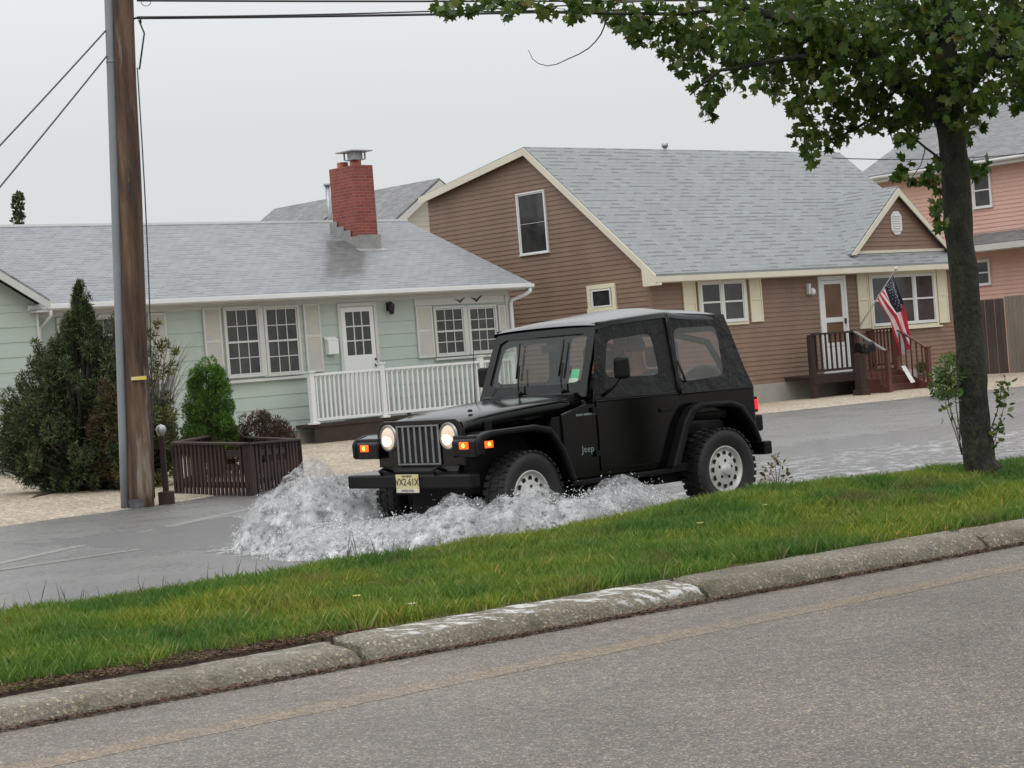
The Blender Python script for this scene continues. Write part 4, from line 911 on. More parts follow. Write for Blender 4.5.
# ============================================================ SMALL YARD THINGS
def at0(px, py, z=0.0):
    d = fw + CR * ((px - 512) / F) - CU * ((py - 384) / F); return EY + d * ((z - EYE) / d.z)
PB = thing('garden_post', 'short black post with grey ball top beside the wooden pole', 'post', at0(167, 504))
mb = MB(); mb.box(-.035, .035, -.035, .035, 0, .86); mb.box(-.09, .09, -.09, .09, -.02, .16); mb.build('shaft', 'darkwood', PB, .01)
mb = MB(); mb.lathe([(.0, .86), (.04, .87), (.065, .92), (.07, .96), (.05, 1.0), (0, 1.02)], lambda x, y, h: (x, y, h), 14); mb.build('ball_top', 'steel', PB)
SF = thing('picket_fence', 'low dark brown picket enclosure by the road with broken slats', 'fence')
a, b, c_, d_ = at0(178, 495), at0(250, 496), at0(300, 479), at0(222, 476)
def picket(p, q, h0, h1, n, w, skip=(), low=()):
    d = q - p; Ln = d.length; d.normalize(); t = Vector((-d.y, d.x, 0))
    def xf(u, v, z): return tuple(p + d * u + t * v + Vector((0, 0, z)))
    mb = MB(); h = (h0 + h1) / 2
    for (u0, u1, v0, v1, z0, z1) in ((0, Ln, -.06, .05, 0, .03), (0, Ln, .012, .04, -.16, -.08)):
        V = [xf(u, v, (h0 if u == 0 else h1) + z) for z in (z0, z1) for v in (v0, v1) for u in (u0, u1)]
        mb = MB(); mb.add(V, [(0, 2, 3, 1), (4, 5, 7, 6), (0, 1, 5, 4), (2, 6, 7, 3), (0, 4, 6, 2), (1, 3, 7, 5)]); mb.build('rail', 'darkwood', SF, .004)
    mb = MB(); mb.box(0, Ln, .012, .04, .10, .18, 0, xf); mb.build('rail', 'darkwood', SF, .004)
    rnd = random.Random(int(Ln * 100)); mb = MB()
    for i in range(n):
        if i in skip: continue
        u = Ln * (i + .5) / n; ww = w * rnd.uniform(.85, 1.1); hh = h0 + (h1 - h0) * i / n - (.004 if i not in low else .26); sl = rnd.uniform(-.008, .008)
        V = [xf(u - ww / 2, -.012, 0), xf(u + ww / 2, -.012, 0), xf(u + ww / 2, .010, 0), xf(u - ww / 2, .010, 0)] + [xf(u + sl - ww / 2, -.012, hh), xf(u + sl + ww / 2, -.012, hh), xf(u + sl + ww / 2, .010, hh), xf(u + sl - ww / 2, .010, hh)]
        mb = MB(); mb.add(V, [(0, 1, 5, 4), (1, 2, 6, 5), (2, 3, 7, 6), (3, 0, 4, 7), (4, 5, 6, 7)]); mb.build('picket', 'darkwood', SF)
picket(a, b, .70, .66, 18, .058, (), (13, 14, 15)); picket(b, c_, .66, .56, 15, .12, (), (4, 6, 8, 10)); picket(a, d_, .70, .66, 14, .10); picket(d_, c_, .62, .56, 14, .07, (3, 7))
for p in (a, b, c_, d_):
    mb = MB(); mb.box(p.x - .05, p.x + .05, p.y + .02, p.y + .12, 0, .67 if p in (a, b) else .58); mb.build('post', 'darkwood', SF, .005)
p, q = at0(28, 501, .03), at0(66, 492, .03)
mb = MB(); mb.tube([p, p.lerp(q, .3) + Vector((0, 0, .03)), p.lerp(q, .7) + Vector((0, 0, .02)), q], [.02, .045, .045, .03], 8); tag(mb.build('fallen_branch', 'twig'), 'dark fallen branch lying on the gravel under the big conifer', 'branch')

def shrub(name, label, cat, base_, blobs, mat, kind, size, seed, trunk_h=.6, tr=.04, more=(), tm='twig', **kw):
    o = thing(name, label, cat, base_); bl = relblobs(base_, blobs)
    mb = MB(); rnd = random.Random(seed)
    mb.tube([(0, 0, -.05), (.01, .01, trunk_h * .5), (0, 0, trunk_h)], [tr, tr * .8, tr * .35], 8)
    for b in bl:
        mb.tube([(0, 0, min(trunk_h * .4, max(.05, b[2] * .4))), (b[0] * .5, b[1] * .5, max(.08, b[2] * .6)), (b[0], b[1], b[2])], [tr * .4, tr * .3, tr * .12], 5)
    mb.build('trunk', tm, o); foliage('crown', bl, mat, kind, size, o, seed, **kw)
    for i, (nm, bb, m2, k2, s2) in enumerate(more): foliage(nm, relblobs(base_, bb), m2, k2, s2, o, seed + 10 + i, **kw)
    return o
def BL(px, py, Y, rx, rz, cnt, ry=None):
    p = AT(px, py, Y); k = Y / F; return (p.x, p.y, p.z, rx * k, (ry or rx) * k, rz * k, cnt)
# big conifer: many small pointed sprays
rnd = random.Random(21); cb = []; Yc = 29.6
outl = [(285, 2), (300, 6), (315, 11), (335, 19), (350, 32), (365, 50), (380, 56), (400, 70), (420, 80), (440, 86), (460, 82), (475, 68), (486, 42)]
for i in range(420):
    py = 283 + 205 * rnd.random() ** .75; hw = np.interp(py, [o[0] for o in outl], [o[1] for o in outl]); cx_ = 80 + (6 if py > 380 else 0)
    f = rnd.uniform(-1, 1); f = math.copysign(abs(f) ** .6, f); px = cx_ + f * hw * rnd.uniform(.75, 1.08); dY = rnd.uniform(-1, 1) * hw * .85 * math.sqrt(max(.02, 1 - f * f)) / 68
    r = 2.6 + hw * .085 * rnd.uniform(.3, 1.3); cb.append(BL(px, py, Yc + dY, r, r * 1.7, 65 + r * r * 3.2))
for px, py, r in ((36, 345, 5), (40, 352, 6), (50, 362, 9), (118, 318, 7), (108, 330, 10), (100, 345, 10), (120, 335, 8), (8, 398, 8), (14, 412, 10), (22, 428, 12), (8, 440, 9), (60, 358, 9), (125, 350, 12), (112, 365, 14)): cb.append(BL(px, py, Yc + rnd.uniform(-.3, .3), r, r * 1.3, 90 + r * r * 1.5))
for i in range(90):
    py = rnd.uniform(290, 478); hw = np.interp(py, [o[0] for o in outl], [o[1] for o in outl]); sg = rnd.choice((-1, 1)); px = 82 + sg * hw * rnd.uniform(.95, 1.16); cb.append(BL(px, py, Yc + rnd.uniform(-.3, .3), rnd.uniform(1.6, 3), rnd.uniform(5, 10), 45))
# dense dark heart
for py in range(345, 470, 14): hw = np.interp(py, [o[0] for o in outl], [o[1] for o in outl]) * .62; cb.append(BL(82, py, Yc + .15, hw, 13, hw * 24))
base_c = at0(86, 492, .05); base_c.y = Yc; base_c.x = AT(86, 490, Yc).x; base_c.z = .04
shrub('conifer', 'large dark green shaggy conifer left of the wooden pole', 'tree', base_c, cb, 'leaf_cedar', 'needle', .062, 3, 2.1, .10, (), 'bark', up=.35, outw=.8)
# olive and rusty shrub beside / behind the pole
ob = []; ru = []
for i in range(60):
    py = rnd.uniform(400, 490); px = rnd.uniform(108, 172); ob.append(BL(px, py, 29.2 + rnd.uniform(-.4, .5), 8, 9, 130))
for px, py, r in ((150, 335, 6), (156, 350, 8), (164, 345, 6), (150, 362, 9), (160, 372, 8), (172, 368, 6), (135, 345, 7), (140, 370, 9), (148, 385, 8), (158, 325, 4), (176, 352, 3), (125, 372, 9), (132, 392, 10)): ob.append(BL(px, py, 29.3, r, r, 60 + r * r * .9))
for i in range(26): ru.append(BL(rnd.uniform(92, 132), rnd.uniform(385, 478), 29.0 + rnd.uniform(-.25, .2), 7, 10, 110))
bo = AT(140, 490, 29.3); bo.z = .05
shrub('olive_shrub', 'loose yellow green and rusty shrub right behind the wooden pole', 'shrub', bo, ob, 'leaf_olive', 'needle', .075, 5, 1.7, .035, (('dead_foliage', ru, 'leaf_rust', 'needle', .075),), up=.4)
# grey bare twig shrub
mb = MB(); rnd = random.Random(9)
for i in range(90):
    x0, y0 = 158 + rnd.uniform(-6, 8), 442; x1 = rnd.uniform(150, 196); y1 = rnd.uniform(338, 400); cx_ = (x0 + x1) / 2 + rnd.uniform(-6, 2); dY = rnd.uniform(-.4, .4)
    P = [AT((1 - t) ** 2 * x0 + 2 * t * (1 - t) * cx_ + t * t * x1, (1 - t) ** 2 * y0 + 2 * t * (1 - t) * (y1 + 10) + t * t * y1, 30.3 + dY * t) for t in np.linspace(0, 1, 6)]
    mb.tube(P, [.009, .008, .007, .006, .005, .003], 4, cap=False)
tag(mb.build('bare_shrub', 'greytwig'), 'bare shrub of arching grey twigs behind the pole', 'shrub')
# clipped bright green conifer
gb = []
for i in range(150):
    t = rnd.random() ** .8; py = 362 + 90 * t; hw = np.interp(py, (358, 368, 390, 415, 438, 452), (4, 14, 22, 28, 32, 30)); f = rnd.uniform(-1, 1); f = math.copysign(abs(f) ** .5, f)
    px = 207 + (py - 362) * .05 + f * hw * .86; gb.append(BL(px, py, 31.0 + rnd.uniform(-1, 1) * hw * .0145 * math.sqrt(max(.05, 1 - f * f)), 5, 6, 150))
for py in range(375, 455, 10): hw = np.interp(py, (358, 368, 390, 415, 438, 452), (4, 14, 22, 28, 32, 30)) * .8; gb.append(BL(208 + (py - 362) * .05, py, 31.0, hw, 8, hw * 40))
bg_ = AT(212, 462, 31); bg_.z = .06
shrub('dwarf_spruce', 'dense bright green cone shaped evergreen behind the picket enclosure', 'shrub', bg_, gb, 'leaf_spruce', 'needle', .05, 7, 1.2, .05, up=.5, outw=1.0)
bb = []
for i in range(120):
    f = rnd.uniform(-1, 1); px = 259 + f * 33; py = rnd.uniform(416 + abs(f) ** 2 * 18, 464); bb.append(BL(px, py, 31.2 + rnd.uniform(-.4, .4), 6, 7, 130))
bq = AT(258, 465, 31.2); bq.z = .06
shrub('barberry_bush', 'rounded dark reddish brown bush behind the picket enclosure', 'shrub', bq, bb, 'leaf_barberry', 'needle', .055, 8, .6, .02, up=.5)
lb_ = []
for i in range(22): lb_.append(BL(rnd.uniform(182, 232), rnd.uniform(440, 470), 30.6 + rnd.uniform(-.2, .3), 8, 7, 80))
bw_ = AT(200, 470, 30.6); bw_.z = .05
shrub('low_bush', 'low dull brown and olive bush between the green cone and the pickets', 'shrub', bw_, lb_, 'leaf_rust', 'oval', .04, 18, .4, .02, up=.3)
# conifer top far behind the cottage
fb = [BL(18, 196 + i * 5, 78, 3.5 + (i % 3) * 1.4, 3.4, 60) for i in range(7)] + [BL(18, 240 + i * 12, 78, 9 + i * 2, 9, 160) for i in range(8)]
bf = AT(20, 410, 78); bf.z = 0
shrub('far_tree', 'tip of a small dark tree showing above the cottage roof at far left', 'tree', bf, fb, 'leaf_cedar', 'oval', .16, 28, 8.0, .10, tm='bark', up=.3)
# potted plant and shrub near the brown house corner
pp_ = at0(921, 386); PP = thing('potted_plant', 'small round green plant in a pot at the foot of the porch stairs', 'potted plant', (pp_.x, pp_.y, 0))
mb = MB(); mb.lathe([(.11, 0), (.16, .28), (.18, .30), (.18, .34), (.14, .34), (.12, .2)], lambda x, y, h: (x, y, h), 14); mb.build('pot', 'pot', PP)
foliage('leaves', [(0, 0, .47, .21, .21, .15, 900)], 'leaf_bush', 'oval', .05, PP, 4)
bl5 = []
for i in range(30): bl5.append(BL(rnd.uniform(934, 962), rnd.uniform(358, 398), 42 + rnd.uniform(-.3, .3), 6, 7, 50))
bp = AT(948, 404, 42); bp.z = .0
shrub('leafy_shrub', 'light green leafy shrub seen low beside the street tree trunk', 'shrub', bp, bl5, 'leaf_bush', 'oval', .075, 33, .9, .025, up=.3)
# weed and yellow flowers on the grass strip
WD = at0(777, 486, .27); wd = thing('weed', 'reddish leafy weed standing at the far edge of the grass by the rear wheel', 'weed', WD)
mb = MB(); lv = []
for dx, h in ((-.05, .16), (.0, .24), (.05, .19), (.09, .10), (-.08, .10)):
    mb.tube([(0, 0, -.03), (dx * .5, 0, h * .5), (dx, .02, h)], [.004, .003, .002], 5); lv.append((dx, .02, h - .02, .035, .03, .05, 9))
mb.build('stem', 'twig', wd); foliage('leaves', lv, 'leaf_red', 'oval', .045, wd, 6)
for px, py, z, lb in ((357, 597, .20, 'yellow flower head in the grass left of the others'), (700, 524, .26, 'yellow flower head in the grass below the rear wheel'), (412, 605, .18, 'pale petal cluster in the grass near the sunken kerb'), (765, 506, .27, 'tiny yellow flower high on the grass bank')):
    p = at0(px, py, z); o = thing('dandelion', lb, 'flower', p, 0, 'small flowers in the grass strip')
    mb = MB(); mb.tube([(0, 0, -.10), (0, 0, 0)], .0025, 5); mb.build('stem', 'leaf_bush', o)
    mb = MB()
    for k in range(14):
        a = k * 2.4; r = .022; mb.add([(0, 0, 0), (math.cos(a - .2) * r, math.sin(a - .2) * r, .008), (math.cos(a) * r * 1.2, math.sin(a) * r * 1.2, .012), (math.cos(a + .2) * r, math.sin(a + .2) * r, .008)], [(0, 1, 2, 3)])
    mb.build('petals', 'yellowtag' if 'yellow' in lb else 'platewhite', o)

# ============================================================ STREET TREE
TB = AT(982, 468, 16.7); TB.z = .24
T = thing('street_tree', 'leafy maple on the grass strip with a dark mossy leaning trunk', 'tree', TB)
Yt = 16.7
tr_px = [(983, 472, 21), (980, 462, 18.5), (976, 430, 17.2), (972, 380, 16.6), (969, 330, 16.2), (963, 270, 16.2), (958, 210, 16.2), (953, 150, 16), (948, 100, 16.5), (944, 50, 15.5), (940, 0, 14), (936, -90, 12), (930, -200, 9), (926, -330, 5), (924, -430, 2)]
mb = MB(); pts = []; rr = []
for i in range(len(tr_px) - 1):
    for k in range(4):
        f = k / 4; a_, b_ = tr_px[i], tr_px[i + 1]; x = a_[0] + (b_[0] - a_[0]) * f; y = a_[1] + (b_[1] - a_[1]) * f; r = a_[2] + (b_[2] - a_[2]) * f
        pts.append(AT(x, y, Yt) - TB + Vector((.012 * noise.noise((y * .02, 0, 0)), .02 * noise.noise((y * .02, 7, 0)), 0))); rr.append(r * .88 * Yt / F)
n = 22; o_ = len(mb.v); mb.tube(pts, rr, n)
for i, v in enumerate(mb.v):
    p = Vector(v); k = min(i // n, len(pts) - 1); c = pts[k]; d = p - c
    w_ = 1 + .10 * noise.noise(p * 6) + .07 * noise.noise(Vector((d.x * 14, d.y * 14, p.z * 3))) + (.22 * max(0, 1 - k / 4) * abs(noise.noise(Vector((math.atan2(d.y, d.x) * 1.6, 0, 0)))) if k < 4 else 0)
    mb.v[i] = tuple(c + d * w_)
trunk = mb.build('trunk', 'bark', T)
def limb(P, r0_, r1_, name='limb', mat='bark', nn=9):
    mb = MB(); k = len(P); Q = []
    for i in range(k - 1):
        for j in range(4): Q.append(Vector(P[i]).lerp(Vector(P[i + 1]), j / 4) - TB)
    Q.append(Vector(P[-1]) - TB)
    for i in range(1, len(Q) - 1): Q[i] = Q[i] + Vector((.02 * noise.noise(Q[i] * 3), .03 * noise.noise(Q[i] * 3 + Vector((5, 0, 0))), .02 * noise.noise(Q[i] * 3 + Vector((0, 9, 0)))))
    mb.tube(Q, [r0_ + (r1_ - r0_) * i / (len(Q) - 1) for i in range(len(Q))], nn); return mb.build(name, mat, T)
limbs = [
 ([(950, 128, 0), (900, 80, -.1), (868, 50, -.2), (800, 25, -.3), (740, 5, -.3), (650, -15, -.2), (560, -25, 0)], .075, .014),
 ([(948, 108, 0), (985, 60, .1), (1008, 0, .2), (1050, -80, .3), (1090, -180, .4)], .085, .03),
 ([(944, 60, 0), (890, -10, .3), (820, -70, .5), (740, -140, .6)], .07, .02),
 ([(868, 52, -.2), (780, 60, -.5), (720, 70, -.6), (690, 95, -.6)], .03, .007),
 ([(740, 8, -.3), (690, 14, -.1), (620, 14, 0), (540, 12, .1), (448, 12, .1)], .022, .004),
 ([(900, 82, -.1), (870, 120, .2), (830, 140, .3)], .025, .006),
 ([(955, 170, 0), (925, 148, -.1), (905, 128, -.2), (885, 120, -.2)], .012, .006),
 ([(938, -30, 0), (970, -120, -.6), (1010, -220, -1.0)], .06, .02), ([(936, -90, 0), (880, -180, -.7), (820, -260, -1.0)], .06, .02),
 ([(940, 10, 0), (900, -40, .9), (860, -120, 1.5)], .05, .015), ([(942, 40, 0), (930, -30, -.8), (900, -110, -1.5)], .05, .015), ([(985, 62, .1), (1030, 50, -.3), (1080, 40, -.5)], .03, .01)]
for P, ra, rb_ in limbs: limb([AT(x, y, Yt + d) for x, y, d in P], ra, rb_)
limb([AT(x, y, Yt) for x, y in ((606, 18), (605, 26), (602, 34), (597, 41), (590, 48), (580, 54), (568, 59), (557, 64), (547, 66), (538, 64), (532, 59), (528, 50))], .007, .0025, 'hanging_twig', 'twig', 5)
limb([AT(x, y, Yt) for x, y in ((925, 148), (921, 165), (912, 178), (905, 185))], .005, .002, 'twig', 'twig', 5)
rnd = random.Random(44); lb2 = []
guide = [(450, 8, 9), (468, 3, 10), (440, 2, 6), (490, 3, 8), (510, 12, 8), (520, 2, 10), (545, 5, 12), (565, 8, 10), (578, 16, 7), (590, 3, 12), (612, 12, 15), (635, 20, 18), (655, 20, 22), (640, 35, 12), (668, 42, 16), (690, 22, 22), (680, 62, 12), (700, 55, 16), (715, 85, 13), (706, 105, 9), (722, 40, 22), (690, 38, 14), (700, 90, 8), (712, 115, 5),
 (740, 30, 26), (765, 45, 26), (745, 62, 18), (790, 25, 30), (785, 60, 24), (775, 80, 12), (815, 50, 30), (815, 85, 20), (800, 100, 14), (840, 30, 32), (850, 80, 28), (835, 110, 18), (808, 128, 12), (800, 140, 9), (812, 152, 8), (830, 140, 10), (798, 118, 9), (815, 160, 4), (845, 135, 9), (865, 110, 20), (885, 120, 16), (900, 95, 28), (880, 60, 30), (905, 130, 10), (870, 20, 30), (915, 30, 28),
 (920, 70, 28), (935, 105, 22), (915, 115, 18), (905, 140, 6), (960, 110, 20), (975, 80, 28), (985, 105, 16), (968, 130, 12), (990, 50, 28), (1010, 90, 14), (1012, 30, 26), (960, 20, 20), (1000, 0, 26), (1030, 70, 20), (1040, 20, 30), (976, 172, 9), (972, 165, 7), (984, 165, 6), (905, 165, 6), (900, 175, 5), (908, 180, 5), (935, 172, 6), (928, 178, 5), (940, 185, 4), (938, 205, 4), (935, 215, 4), (942, 225, 4), (940, 160, 5),
 (1020, 105, 6), (1060, 60, 26), (1060, 100, 14), (1090, 40, 26)]
for px, py, r in guide:
    lb2.append(BL(px, py, Yt + rnd.uniform(-.45, .45), r, r, 8 + r * r * .19, r * (1.7 if r > 11 else 1.2)))
for i in range(42):   # depth of the crown in front of and behind the trunk plane
    px = rnd.uniform(720, 1040); py = rnd.uniform(-10, 88); r = rnd.uniform(14, 24); lb2.append(BL(px, py, Yt + rnd.choice((-1, 1)) * rnd.uniform(.4, 1.5), r, r, 5 + r * r * .085))
for i in range(150):  # crown above the frame
    a_ = rnd.uniform(0, 6.28); q = rnd.random() ** .5; px = 880 + 330 * q * math.cos(a_); py = -150 - 260 * rnd.random() + 60 * q; r = rnd.uniform(24, 42)
    lb2.append(BL(px, py, Yt + 2.3 * q * math.sin(a_) * (1 - .4 * (-py - 150) / 300), r, r * .8, r * r * .07))
foliage('crown', relblobs(TB, lb2), 'leaf_tree', 'maple', .080, T, 12, up=-.15, outw=.55, shell=.35)
# shoots sprouting at the foot of the trunk
sh = [(962, 455, 952, 425, 941, 385), (962, 452, 948, 400, 945, 372), (985, 455, 998, 430, 1006, 395), (988, 440, 1000, 400, 1003, 380), (960, 440, 955, 400, 958, 368), (984, 460, 996, 440, 1000, 425)]
for q in sh:
    o = limb([AT(q[0], q[1], Yt - .05), AT(q[2], q[3], Yt - .1), AT(q[4], q[5], Yt - .1)], .006, .002, 'shoot', 'twig', 5)
    foliage('leaves', relblobs(TB, [BL(q[2] * (1 - f) + q[4] * f + rnd.uniform(-3, 3), q[3] * (1 - f) + q[5] * f, Yt - .1, 6, 7, 7) for f in (0, .25, .5, .75, 1)]), 'leaf_bush', 'oval', .055, o, int(q[0]))

# ============================================================ THE BLACK OFF-ROADER
J = thing('car', 'wet black two door soft top off-roader with headlights on, driving through flood water', 'car', (1.342 - .763 * .06, 18.248 - .646 * .06, 0), rad(220.26)); J.scale = (.957, 1, 1)
def fy(z, y0=.745, y1=.65): return y0 if z < 1.07 else y0 + (y1 - y0) * (z - 1.07) / .65
# body tub
mb = MB()
side = [(1.90, .45), (1.90, 1.0), (1.60, 1.07), (-.52, 1.07), (-.52, .58), (-.45, .58), (-.34, .78), (-.17, .885), (.27, .885), (.42, .80), (.64, .45)]
for s in (1, -1): mb.prism(side, s * .705, s * .745, XZ)
mb.box(-.53, -.49, -.744, .744, .58, 1.069)
mb.build('body', 'black', J, .010)
mb = MB(); mb.box(-.48, 1.9, -.70, .70, .40, .47); mb.box(-.48, .66, -.56, .56, .30, .66); mb.box(.66, 2.75, -.30, .30, .26, .5); mb.box(1.92, 2.80, -.48, .48, .42, .93); mb.box(1.86, 1.92, -.704, .704, .46, .98)
mb.box(-.48, .66, -.70, -.56, .885, .90); mb.box(-.48, .66, .56, .70, .885, .90)
mb.tube([(0, -.6, .365), (0, .6, .365)], .05, 10); mb.tube([(2.373, -.6, .365), (2.373, .6, .365)], .05, 10); mb.build('chassis', 'dark', J)
# doors
for s in (1, -1):
    mb = MB(); mb.prism([(1.50, .50), (1.50, 1.10), (.50, 1.10), (.50, .70), (.66, .50)], s * .7452, s * .760, XZ); d = mb.build('door', 'black', J, .012)
    mb = MB(); mb.box(.60, .74, s * .775 - .008, s * .775 + .008, .93, .96); mb.box(.60, .62, s * .762 - .004, s * .775 + .004, .93, .96); mb.box(.72, .74, s * .762 - .004, s * .775 + .004, .93, .96); mb.build('handle', 'trimblk', d, .003)
    for z in (.62, .98): mb = MB(); mb.box(1.48, 1.56, s * .768 - .008, s * .768 + .008, z, z + .05); mb.build('hinge', 'trimblk', d, .003)
    mb = MB(); mb.box(.66, 1.88, min(s * .70, s * .80), max(s * .70, s * .80), .40, .445); mb.build('rocker_step', 'trimblk', J, .01)
# hood
mb = MB(); P = []
for x, w_, zt_, zs in ((1.53, .655, 1.165, .98), (1.8, .64, 1.155, .97), (2.1, .615, 1.135, .96), (2.4, .59, 1.11, .94), (2.65, .565, 1.08, .92), (2.78, .55, 1.055, .92), (2.83, .545, 1.035, .92), (2.85, .54, 1.00, .92)):
    cy_ = [(-1, zs), (-1, zt_ - .075), (-.985, zt_ - .050), (-.94, zt_ - .036), (-.80, zt_ - .022), (-.45, zt_ - .004), (0, zt_), (.45, zt_ - .004), (.80, zt_ - .022), (.94, zt_ - .036), (.985, zt_ - .050), (1, zt_ - .075), (1, zs)]
    P.append([(x, w_ * a, z) for a, z in cy_])
mb.grid(P); hd = mb.build('hood', 'black', J, 0, solid=.004)
for s in (1, -1): mb = MB(); mb.box(2.55, 2.63, s * .575 - .014, s * .575 + .014, .93, 1.0); mb.build('hood_latch', 'trimblk', hd, .004)
mb = MB(); mb.box(1.50, 1.62, -.60, .60, 1.10, 1.166); mb.box(1.55, 1.60, -.70, .70, .98, 1.10); mb.build('cowl', 'black', J, .012)
for y in (.40, -.42): mb = MB(); mb.lathe([(.022, 0), (.018, .02), (0, .024)], lambda a, b, h: (2.62 + a, y + b, 1.082 + h), 8); mb.build('hood_bumper', 'trimblk', hd)
# front fenders and flares
fo = [(2.93, .735), (2.935, .86), (2.90, .905), (2.80, .93), (2.30, .94), (2.12, .905), (1.98, .72), (1.87, .45)]
fi = [(1.93, .44), (2.03, .69), (2.15, .855), (2.32, .895), (2.78, .885), (2.86, .86), (2.88, .735)]
for s in (1, -1):
    mb = MB(); mb.prism(fo + fi, s * .50, s * .80, XZ); mb.box(2.86, 2.92, min(s * .50, s * .79), max(s * .50, s * .79), .745, .91); fe = mb.build('front_fender', 'black', J, .012)
    mb = MB(); mb.prism([(x + .006, z + .004) for x, z in fo] + fi, s * .801, s * .865, XZ); mb.build('flare', 'trimblk', fe, .02)
    mb = MB(); mb.box(2.936, 2.952, s * .67 - .055, s * .67 + .055, .80, .858); tl_ = mb.build('turn_signal', 'amber', fe, .006)
    mb = MB(); mb.lathe([(.020, 0), (.012, .008), (0, .010)], lambda a, b, h: (2.952 + h, s * .67 + a, .829 + b), 10); mb.build('bulb', 'amberhot', tl_)
    mb = MB(); mb.box(2.80, 2.89, min(s * .8655, s * .876), max(s * .8655, s * .876), .80, .856); ms_ = mb.build('side_marker', 'amber', fe, .005)
    mb = MB(); mb.lathe([(.018, 0), (.010, .008), (0, .010)], lambda a, b, h: (2.845 + a, s * (.876 + h), .83 + b), 10); mb.build('bulb', 'amberhot', ms_)
# rear flares
ro = [(.72, .45), (.53, .83), (.43, .945), (.30, .985), (-.10, .975), (-.24, .93), (-.40, .74), (-.47, .58)]
ri = [(-.42, .57), (-.33, .74), (-.19, .885), (-.06, .925), (.27, .93), (.38, .895), (.48, .78), (.64, .45)]
for s in (1, -1):
    mb = MB(); mb.prism(ro + ri, s * .7455, s * .865, XZ); mb.build('rear_flare', 'trimblk', J, .02)
# grille
mb = MB(); outp = [(-.575, .66), (-.575, .96), (-.54, 1.02), (-.48, 1.045), (.48, 1.045), (.54, 1.02), (.575, .96), (.575, .66)]
mb.prism(outp, 2.835, 2.868, lambda u, v, w: (w, u, v)); gr = mb.build('grille', 'black', J, .008)
mb = MB(); mb.box(2.8685, 2.8725, -.275, .275, .675, 1.005); mb.build('grille_back', 'dark', gr)
mb = MB()
for i in range(8):
    y = -.275 + .55 * i / 7; mb.box(2.873, 2.885, y - .013, y + .013, .69, .99)
mb.box(2.8732, 2.886, -.288, .288, .99, 1.004); mb.box(2.8732, 2.886, -.288, .288, .676, .69); mb.build('grille_bars', 'chrome', gr, .003)
for s in (1, -1):
    o = thing('headlight', 'x', 'x', (2.868, s * .405, .905)); o.parent = J
    for k in ('label', 'category'): del o[k]
    bpy.data.objects.remove(o)
    fn = lambda a, b, h: (2.868 + h, s * .405 + a, .905 + b)
    mb = MB(); mb.lathe([(.112, 0), (.112, .018), (.100, .024), (.094, .018), (.094, .002)], fn, 28); hl = mb.build('headlight', 'chrome', gr)
    mb = MB(); mb.lathe([(.093, .006), (.085, .020), (.06, .032), (.03, .038), (0, .040)], fn, 24); mb.build('lens', 'lens', hl)
    mb = MB(); mb.lathe([(.052, .0), (.040, .008), (0, .012)], lambda a, b, h: (2.899 + h, s * .405 + a * 1.2, .885 + b * .9), 14); mb.build('bulb', 'bulb', hl)
# bumper, valance, tow hooks, plate
mb = MB(); mb.box(2.91, 3.02, -.85, .81, .495, .605); mb.build('front_bumper', 'trimblk', J, .015)
mb = MB(); mb.add([(2.86, -.50, .675), (2.86, .50, .675), (2.90, .52, .626), (2.90, -.52, .626), (2.86, -.50, .60), (2.86, .50, .60), (2.90, .52, .60), (2.90, -.52, .60)], [(0, 1, 2, 3), (7, 6, 5, 4), (0, 4, 5, 1), (1, 5, 6, 2), (2, 6, 7, 3), (3, 7, 4, 0)]); mb.box(2.76, 2.895, -.48, .48, .60, .615); mb.build('valance', 'trimblk', J)
for y in (-.36, .36):
    mb = MB(); mb.tube([(2.90, y, .63), (2.99, y, .66), (3.04, y, .64), (3.01, y, .61)], .014, 8); mb.build('tow_hook', 'trimblk', J)
mb = MB(); mb.box(3.024, 3.032, -.152, .152, .462, .612); pl = mb.build('licence_plate', 'plate', J, .003)
mb = MB(); mb.box(3.0322, 3.0335, -.150, .150, .464, .495); frame_box(mb, -.146, .146, .468, .606, .006, 3.0122 - 3.0122, .0, lambda u, d, z: (3.0136 + d, u, z)) if 0 else None; mb.build('plate_band', 'platewhite', pl)
text_mb('VX2-61X', .082, lambda u, v, w: (3.0328 + w, u, .548 + v)).build('plate_number', 'ink', pl)
text_mb('NEW JERSEY', .024, lambda u, v, w: (3.0328 + w, u, .597 + v), depth=.001).build('plate_state', 'ink', pl)
text_mb('GARDEN STATE', .024, lambda u, v, w: (3.0342 + w, u, .479 + v), depth=.001).build('plate_motto', 'ink', pl)
# rear: bumper, tail lights, spare
mb = MB(); mb.box(-.66, -.55, .46, .80, .455, .575); mb.build('rear_bumper', 'trimblk', J, .015)
mb = MB(); mb.box(-.66, -.55, -.80, -.46, .455, .575); mb.build('rear_bumper', 'trimblk', J, .015)
mb = MB(); mb.box(-.62, -.531, -.46, .46, .47, .55); mb.build('rear_step', 'trimblk', J, .01)
for s in (1, -1):
    mb = MB(); mb.box(-.59, -.532, s * .665 - .06, s * .665 + .06, .84, .98); tl = mb.build('tail_light', 'trimblk', J, .008)
    mb = MB(); mb.box(-.605, -.5905, s * .665 - .052, s * .665 + .052, .85, .97); mb.box(-.580, -.545, min(s * .7255, s * .733), max(s * .7255, s * .733), .865, .955); mb.build('lens', 'red', tl, .004)
    mb = MB(); mb.box(-.655, -.532, s * .62 - .10, s * .62 + .10, .665, .815); mb.build('corner_box', 'trimblk', J, .02)
